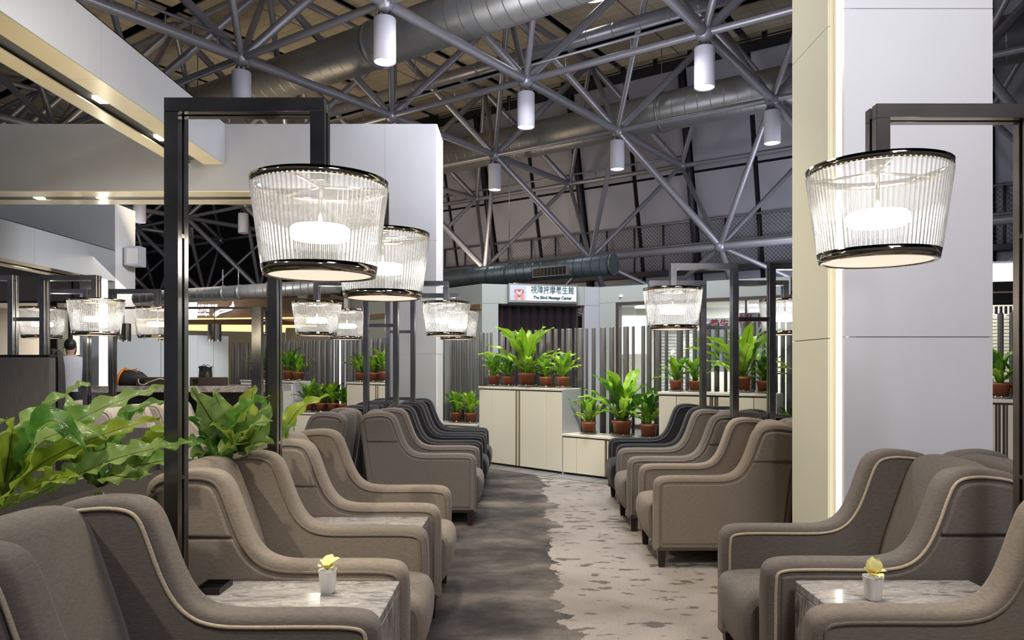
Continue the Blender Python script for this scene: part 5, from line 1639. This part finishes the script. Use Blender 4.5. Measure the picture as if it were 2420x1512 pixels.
# lit sign on the fascia
sg = thing('kiosk_sign', 'white lit kiosk sign with lettering and two leaf strokes on the timber fascia', 'sign', tuple(P(500, 733, 14.35)), math.atan2(fd.y, fd.x))
def sx_(px): return (px - 500) * 14.35 / F
def sz_(py): return -(py - 733) * 14.35 / F
obj('lit_square', MB().box(sx_(443), -.03, sz_(753), sx_(463), .0, sz_(714)), M_SIGNW, sg)
text('sign_lettering', '美髮沙龍會館', .098, M_SIGNW, sg, (sx_(491.5), -.02, sz_(725)), (R(90), 0, 0), bold=.001, sx=.72)
text('sign_lettering', '頭皮養護', .075, M_SIGNW, sg, (sx_(480), -.02, sz_(733.5)), (R(90), 0, 0), bold=.001, sx=.9)
text('sign_lettering', 'SalonSpa', .075, M_SIGNW, sg, (sx_(479), -.02, sz_(742)), (R(90), 0, 0), bold=.003)
for (pts_) in ([(505, 744), (512, 736), (525, 731), (543, 728), (553, 722), (556, 713), (557, 721), (552, 729), (540, 732), (522, 735), (508, 746)],
               [(508, 748), (516, 740), (530, 736), (546, 732), (556, 725), (558, 719), (559, 726), (553, 733), (540, 737), (524, 741), (511, 749)]):
    obj('leaf_stroke', MB().prism([(sx_(a), sz_(b)) for a, b in pts_], -.03, -.005), M_SIGNW, sg)

# bar counter with marble top
DB = 8.45
bc = thing('bar_counter', 'long bar counter with grey marble edge behind the ferns', 'counter', (X(430, DB), DB, 0))
x0, x1 = X(205, DB) - bc.location.x, X(640, DB) - bc.location.x
obj('worktop', MB().box(x0, 0, Z(927, DB), x1, .75, Z(912, DB), .004), M_MARBLE, bc)
obj('counter_front', MB().box(x0 + .1, .25, 0, x1 - .1, .30, Z(927, DB)), M_BLACK, bc)
obj('counter_leg', MB().box(x0 + .05, .1, 0, x0 + .12, .6, Z(927, DB)), M_BRONZE, bc); obj('counter_leg', MB().box(x1 - .12, .1, 0, x1 - .05, .6, Z(927, DB)), M_BRONZE, bc)
for (pa_, pb_) in ((320, 396), (447, 526)):
    a_, b_ = X(pa_, 8.6) - bc.location.x, X(pb_, 8.6) - bc.location.x
    obj('power_box', MB().box(a_, .16, Z(912, DB), b_, .32, Z(892, DB), .004), M_FRAME, bc)
    obj('power_socket', MB().box(a_ + .04, .155, Z(908, DB), a_ + .10, .16, Z(896, DB)), M_BLACK, bc)
pf = thing('portal_frame', 'black metal portal frame at the end of the bar counter with a pendant rail', 'frame', (X(620, 8.1), 8.1, 0))
hx_ = Z(724, 8.1)
a_ = X(594, 8.06) - pf.location.x; b_ = X(617, 8.06) - pf.location.x; c_ = X(628, 8.34) - pf.location.x; d_ = X(644, 8.34) - pf.location.x
obj('post', MB().box(a_, -.04, 0, b_, .04, hx_, .002), M_BRONZE, pf); obj('post', MB().box(c_, .22, 0, d_, .30, hx_, .002), M_BRONZE, pf)
obj('top_bar', MB().hexa([(a_ + .01, 0, hx_ - .04), (b_, 0, hx_ - .04), (d_, .30, hx_ - .04), (c_, .30, hx_ - .04), (a_ + .01, 0, hx_), (b_, 0, hx_), (d_, .30, hx_), (c_, .30, hx_)]), M_BRONZE, pf)
for k, zz in enumerate((.16, .30)):
    obj('cross_rail', MB().tube((b_, .02, hx_ - zz), (c_ + .03, .26, hx_ - zz), .012, 6), M_BRONZE, pf)
obj('pendant_rail', MB().box(X(255, 8.1) - pf.location.x, -.01, Z(730, 8.1), a_, .01, Z(725, 8.1)), M_BLACK, pf)
pm = mesh('slatted_shade', (lambda mb: mb)(MB()), M_BLACK)
def pendant(px, label):
    t = thing('slatted_pendant', label, 'pendant lamp', (X(px, 8.1), 8.1, Z(807, 8.1)), 0, 'black slatted pendants over the bar')
    for k in range(26):
        a = 2 * math.pi * k / 26
        o = obj('slat', MB().box(-.008, -.002, .010 * (k % 3), .008, .002, .19), M_BLACK, t); o.location = (.064 * math.cos(a), .064 * math.sin(a), 0); o.rotation_euler = (0, 0, a + 1.15)
    obj('cap', MB().lathe([(0, .19), (.068, .19), (.068, .196), (0, .196)], 20), M_BLACK, t)
    obj('bulb', MB().ball((0, 0, .055), .022, 10, 8), M_GLOWRING, t)
    obj('cord', MB().tube((0, 0, .196), (0, 0, Z(730, 8.1) - Z(807, 8.1)), .004, 6), M_BLACK, t)
    l = bpy.data.lights.new('pendant_glow', 'POINT'); l.energy = 1.2; l.color = (1, .85, .65); l.shadow_soft_size = .02
    lo = bpy.data.objects.new('pendant_glow', l); COL.objects.link(lo); lo.parent = t; lo.location = (0, 0, .02)
for px, w in ((293, 'left'), (391, 'beside the front post'), (507, 'right')): pendant(px, 'black slatted pendant lamp over the bar, ' + ('hidden beside the front post' if 'front' in w else w + ' one'))

# black shopping bag on the counter
bg_ = thing('black_handbag', 'black bucket bag standing on the marble counter', 'bag', (X(479, 8.7), 8.78, Z(912, DB) + .001))
prof = []
mb = MB(); n = 20; rings = [(0, .078, .05), (.02, .082, .055), (.14, .074, .05), (.20, .070, .045), (.218, .082, .05)]
vs = []
for (z, rx, ry) in rings:
    for k in range(n):
        a = 2 * math.pi * k / n; c, s = math.cos(a), math.sin(a)
        q = (abs(c) ** 3 + abs(s) ** 3) ** (1 / 3)
        vs.append((rx * c / q, ry * s / q, z + (.012 * math.sin(3 * a) if z > .2 else 0)))
fs = [(i * n + k, i * n + (k + 1) % n, (i + 1) * n + (k + 1) % n, (i + 1) * n + k) for i in range(len(rings) - 1) for k in range(n)]
mb.add(vs, fs, True); mb.f.append(tuple(range(n))); mb.sm.append(False)
M_LEATH = mat('black_leather', (.018, .018, .020), .32, bump=(30, .5))
obj('bag_body', mb, M_LEATH, bg_)
for s in (-1, 1):
    obj('handle', MB().path([(-.03, s * .05, .17), (-.028, s * .056, .225), (0, s * .05, .245), (.03, s * .056, .225), (.032, s * .05, .17)], .004, 6), M_LEATH, bg_)
obj('drawstring', MB().path([(-.03, -.06, .18), (-.045, -.062, .12), (-.02, -.063, .10), (-.01, -.062, .15)], .003, 6), M_LEATH, bg_)
# backpack lying on the counter
bp_ = thing('backpack', 'dark backpack with orange straps lying on the counter left of the front post', 'bag', (X(305, 8.7), 8.80, Z(912, DB) + .001))
mb = MB(); n = 20; L_ = .40; vs = []; rs_ = [(-.17, .02, .03), (-.165, .07, .06), (-.10, .095, .085), (0, .10, .095), (.09, .085, .08), (.15, .06, .05), (.17, .02, .02)]
for (x_, rz_, ry) in rs_:
    for k in range(n):
        a = 2 * math.pi * k / n
        z_ = rz_ * math.sin(a) * .95
        vs.append((x_, ry * math.cos(a) * 1.1, max(-.0, z_ + rz_ * .9) + .004 * math.sin(5 * a + x_ * 30)))
fs = [(i * n + k, i * n + (k + 1) % n, (i + 1) * n + (k + 1) % n, (i + 1) * n + k) for i in range(len(rs_) - 1) for k in range(n)]
mb.add(vs, fs, True); obj('pack_body', mb, mat('charcoal_nylon', (.022, .022, .028), .6, bump=(25, .6)), bp_)
M_ORG = mat('orange_webbing', (.80, .24, .02), .5)
obj('shoulder_strap', MB().path([(-.15, -.07, .01), (-.135, -.105, .06), (-.12, -.10, .12), (-.10, -.06, .175), (-.09, 0, .195)], .015, 8), M_ORG, bp_)
obj('piping', MB().path([(-.11, -.05, .178), (-.03, -.05, .187), (.05, -.05, .165), (.12, -.04, .11)], .006, 6), M_ORG, bp_)
obj('grab_handle', MB().path([(.02, 0, .175), (.03, 0, .20), (.07, 0, .195), (.08, 0, .16)], .006, 6), M_CYL, bp_)
tag(obj('charging_cable', MB().path(chaikin([(X(327, 8.6), 8.6, Z(895, 8.6)), (X(333, 8.55), 8.5, Z(907, 8.55)), (X(345, 8.5), 8.47, Z(909, 8.5)), (X(350, 8.5), 8.50, Z(903, 8.5)), (X(365, 8.5), 8.47, Z(899, 8.5)), (X(380, 8.5), 8.5, Z(893, 8.5)), (X(393, 8.55), 8.55, Z(899, 8.55))], 3), .005, 6), M_CUP), 'white charging cable curling on the counter beside the backpack', 'cable')

# speaker on the side face of the rear wall
sp_ = thing('wall_speaker', 'white wall speaker on the end face of the far left wall', 'speaker', (-7.55, 14.35, Z(604, 14.2)))
obj('speaker_box', MB().prism([(.0, -.17), (.10, -.19), (.29, -.19), (.29, .19), (.10, .19), (.0, .17)], -.13, .13), M_CYL, sp_)
obj('mounting_bracket', MB().box(-.05, -.05, -.08, .02, .05, .08), M_CYL, sp_)
obj('speaker_grille', MB().box(.05, -.134, -.15, .26, -.13, .15), M_WHITE, sp_)
jb = thing('junction_box', 'small white box fixed above the left double lamp shade', 'box', tuple(P(716, 694, 13.2)))
obj('box', MB().box(-.085, -.05, -.075, .085, .05, .065, .01), M_CYL, jb); obj('cable_loop', MB().path([(-.02, 0, .065), (0, 0, .10), (.05, 0, .09), (.12, 0, .0)], .006, 6), M_CYL, jb)
obj('bracket_arm', MB().box(.085, -.02, -.03, .22, .02, .03), M_FRAME, jb)

# far left shop: header, lit interior, shelf
sh_ = thing('shop_kiosk', 'lit shop kiosk with grey header at the far left beyond the lamps', 'shop', (-9.6, 15.5, 0))
obj('header', MB().box(-4.5, 0, Z(713, 15.5), 1.1, .3, 3.6), mat('mauve_grey_header', (.36, .35, .37), .5), sh_)
obj('header_lip', MB().box(-4.5, -.03, Z(716, 15.5), 1.2, .0, Z(712, 15.5)), M_BLACK, sh_)
obj('door_jamb', MB().box(X(170, 15.5) + 9.6, 0, 2.66, X(173, 15.5) + 9.6, -.02, 3.3), M_BLACK, sh_)
obj('pier', MB().box(X(118, 15.5) + 9.6, .0, 0, X(133, 15.5) + 9.6, .3, Z(713, 15.5)), M_FRAME, sh_)
obj('pier', MB().box(X(153, 15.5) + 9.6, .0, 0, X(164, 15.5) + 9.6, .3, Z(713, 15.5)), M_FRAME, sh_)
obj('interior_wall', MB().box(-4.5, 2.4, 0, 1.2, 2.5, 3.0), mat('warm_white_wall', (.72, .68, .62), .6), sh_)
obj('interior_ceiling', MB().box(-4.5, .3, 2.7, 1.2, 2.5, 2.76), mat('warm_white_ceiling', (.72, .68, .62), .6), sh_)
obj('counter_shelf', MB().box(-4.5, 1.2, 0, -.4, 1.8, 1.15, .01), M_WHITE, sh_)
area('shop_light', (-10.6, 16.6, 2.6), (-10.6, 16.8, 0), 1.5, 75, (1, .88, .72))
shelf = thing('display_shelf', 'lit display shelf unit between the left double lamp posts', 'shelf', (X(170, 15.3), 15.3, 0))
for (z0_, z1_) in ((0, 1.0), (1.52, 1.55), (2.05, 2.08), (2.5, 2.54)): obj('shelf_board', MB().box(-.10, 0, z0_, .16, .22, z1_), M_FRAME, shelf)
obj('back_light', MB().box(-.10, .20, 1.0, .16, .22, 2.5), emis('shelf_back_light', (1, .9, .78), 1.1), shelf)
rv = thing('red_vase', 'red vase on the display shelf above the person', 'vase', (X(170, 15.35), 15.38, 1.56))
obj('vase_body', MB().lathe([(0, 0), (.05, .0), (.075, .08), (.06, .2), (.03, .28), (.0, .30)], 18), mat('red_glaze', (.62, .03, .02), .3), rv)
# greenish pier at the column front left, beside the light strip
gp = structroot('trim_3', (0, 13.9, 0))
obj('pilaster', MB().box(X(136, 13.9), 0, 0, X(152, 13.9), .12, Z(716, 13.9)), mat('olive_cream_pilaster', (.40, .40, .30), .5), gp)
# dark draped cloth
dc = thing('draped_cloth', 'black cloth hanging beside the wood partition at the left', 'cloth', (X(128, 7.2), 7.2, 0))
mb = MB(); n = 26; vs = []
for r_ in range(8):
    z = 1.50 - r_ * .17
    for k in range(n + 1):
        u = k / n
        w = .085 + .02 * r_ / 8 if r_ > 0 else .07
        vs.append(((u * 2 - 1) * w, .03 * math.sin(u * 19 + r_ * .4) - .02, z - (.03 * abs(u * 2 - 1) if r_ == 0 else 0)))
fs = [(i * (n + 1) + k, i * (n + 1) + k + 1, (i + 1) * (n + 1) + k + 1, (i + 1) * (n + 1) + k) for i in range(7) for k in range(n)]
vs2 = [(a, b + .03, c) for a, b, c in vs]; o_ = len(vs)
mb.add(vs + vs2, fs + [tuple(q + o_ for q in f[::-1]) for f in fs], True)
obj('cloth', mb, mat('black_cloth', (.035, .032, .034), .75), dc)
obj('stand', MB().tube((0, .04, 0), (0, .04, 1.46), .012, 8).lathe([(0, 0), (.10, 0), (.10, .012), (0, .012)], 20, (0, .04, 0)), M_BRONZE, dc)

# person in a grey shirt seen from behind
pr_ = thing('person', 'person with short black hair and light grey shirt standing behind the left lamps', 'person', (X(166, 12.9), 12.9, 0), R(-150))
def skinned(name, joints, edges, radii, m, parent, sub=2):
    me = bpy.data.meshes.new(name); me.from_pydata(joints, edges, [])
    o = bpy.data.objects.new(name, me); COL.objects.link(o)
    md = o.modifiers.new('s', 'SKIN'); sl = me.skin_vertices[0].data if len(me.skin_vertices) else None
    if sl is None:
        return None
    for i, r_ in enumerate(radii): sl[i].radius = (r_, r_)
    sl[0].use_root = True
    md.use_smooth_shade = True
    sb_ = o.modifiers.new('u', 'SUBSURF'); sb_.levels = sub; sb_.render_levels = sub
    o.parent = parent; me.materials.append(m)
    return o
J = [(0, 0, .95), (0, 0, 1.12), (0, .01, 1.30), (0, .01, 1.44), (0, .0, 1.52), (0, -.015, 1.60), (0, -.02, 1.69),
     (.10, 0, .90), (.11, 0, .50), (.11, .02, .09), (.11, -.14, .04), (-.10, 0, .90), (-.11, 0, .50), (-.11, .02, .09), (-.11, -.14, .04),
     (.19, .01, 1.42), (.24, .03, 1.14), (.25, -.08, .92), (.25, -.14, .84), (-.19, .01, 1.42), (-.24, .03, 1.14), (-.25, -.08, .92), (-.25, -.14, .84)]
E = [(0, 1), (1, 2), (2, 3), (3, 4), (4, 5), (5, 6), (0, 7), (7, 8), (8, 9), (9, 10), (0, 11), (11, 12), (12, 13), (13, 14), (3, 15), (15, 16), (16, 17), (17, 18), (3, 19), (19, 20), (20, 21), (21, 22)]
RR = [.13, .115, .14, .11, .055, .085, .085, .09, .065, .045, .04, .09, .065, .045, .04, .06, .045, .033, .035, .06, .045, .033, .035]
M_SKIN = mat('skin', (.45, .28, .20), .5); M_SHIRT = mat('light_grey_shirt', (.50, .50, .55), .8); M_TROU = mat('dark_trousers', (.02, .02, .025), .8); M_HAIR = mat('black_hair', (.012, .010, .010), .5)
bmd = bpy.data.meshes.new('body'); bmd.from_pydata(J, E, [])
body = bpy.data.objects.new('body', bmd); COL.objects.link(body); body.parent = pr_
bpy.context.view_layer.objects.active = body
md = body.modifiers.new('s', 'SKIN')
for i, r_ in enumerate(RR): bmd.skin_vertices[0].data[i].radius = (r_ * (1.25 if i in (1, 2, 3) else 1), r_)
bmd.skin_vertices[0].data[0].use_root = True
md.use_smooth_shade = True
s_ = body.modifiers.new('u', 'SUBSURF'); s_.levels = 2; s_.render_levels = 2
bmd.materials.append(M_SKIN)
def tube_cloth(name, pts, rads, m, sq=1.0):
    mb = MB(); n = 20; vs = []
    for (p, (rx, ry)) in zip(pts, rads):
        for k in range(n):
            a = 2 * math.pi * k / n; vs.append((p[0] + rx * math.cos(a), p[1] + ry * math.sin(a), p[2]))
    mb.add(vs, [(i * n + k, i * n + (k + 1) % n, (i + 1) * n + (k + 1) % n, (i + 1) * n + k) for i in range(len(pts) - 1) for k in range(n)], True)
    return obj(name, mb, m, pr_)
tube_cloth('shirt', [(0, 0, .88), (0, 0, 1.05), (0, .01, 1.25), (0, .01, 1.40), (0, .0, 1.47), (0, 0, 1.51)], [(.19, .145), (.175, .14), (.20, .155), (.215, .15), (.20, .13), (.080, .08)], M_SHIRT)
for s in (-1, 1):
    obj('sleeve', MB().path([(s * .15, .01, 1.42), (s * .20, .01, 1.40), (s * .235, .03, 1.16), (s * .245, -.03, 1.02), (s * .25, -.08, .93)], [.07, .075, .062, .052, .046], 16), M_SHIRT, pr_)
    obj('trouser_leg', MB().path([(s * .08, 0, .97), (s * .10, 0, .80), (s * .11, 0, .5), (s * .11, .02, .08)], [.12, .11, .085, .075], 16), M_TROU, pr_)
obj('hair', MB().ball((0, .012, 1.70), .108, 16, 10, (.88, 1.0, 1.02)), M_HAIR, pr_)
obj('nose', MB().ball((0, -.112, 1.655), .016, 8, 6), M_SKIN, pr_)
for s in (-1, 1):
    obj('ear', MB().ball((s * .092, 0, 1.655), .022, 8, 6, (.5, 1, 1.4)), M_SKIN, pr_)
    obj('eye', MB().ball((s * .033, -.095, 1.675), .010, 8, 6), M_CUP, pr_)
    obj('shoe', MB().ball((s * .11, -.06, .045), .075, 12, 8, (.75, 1.7, .6)), M_TROU, pr_)
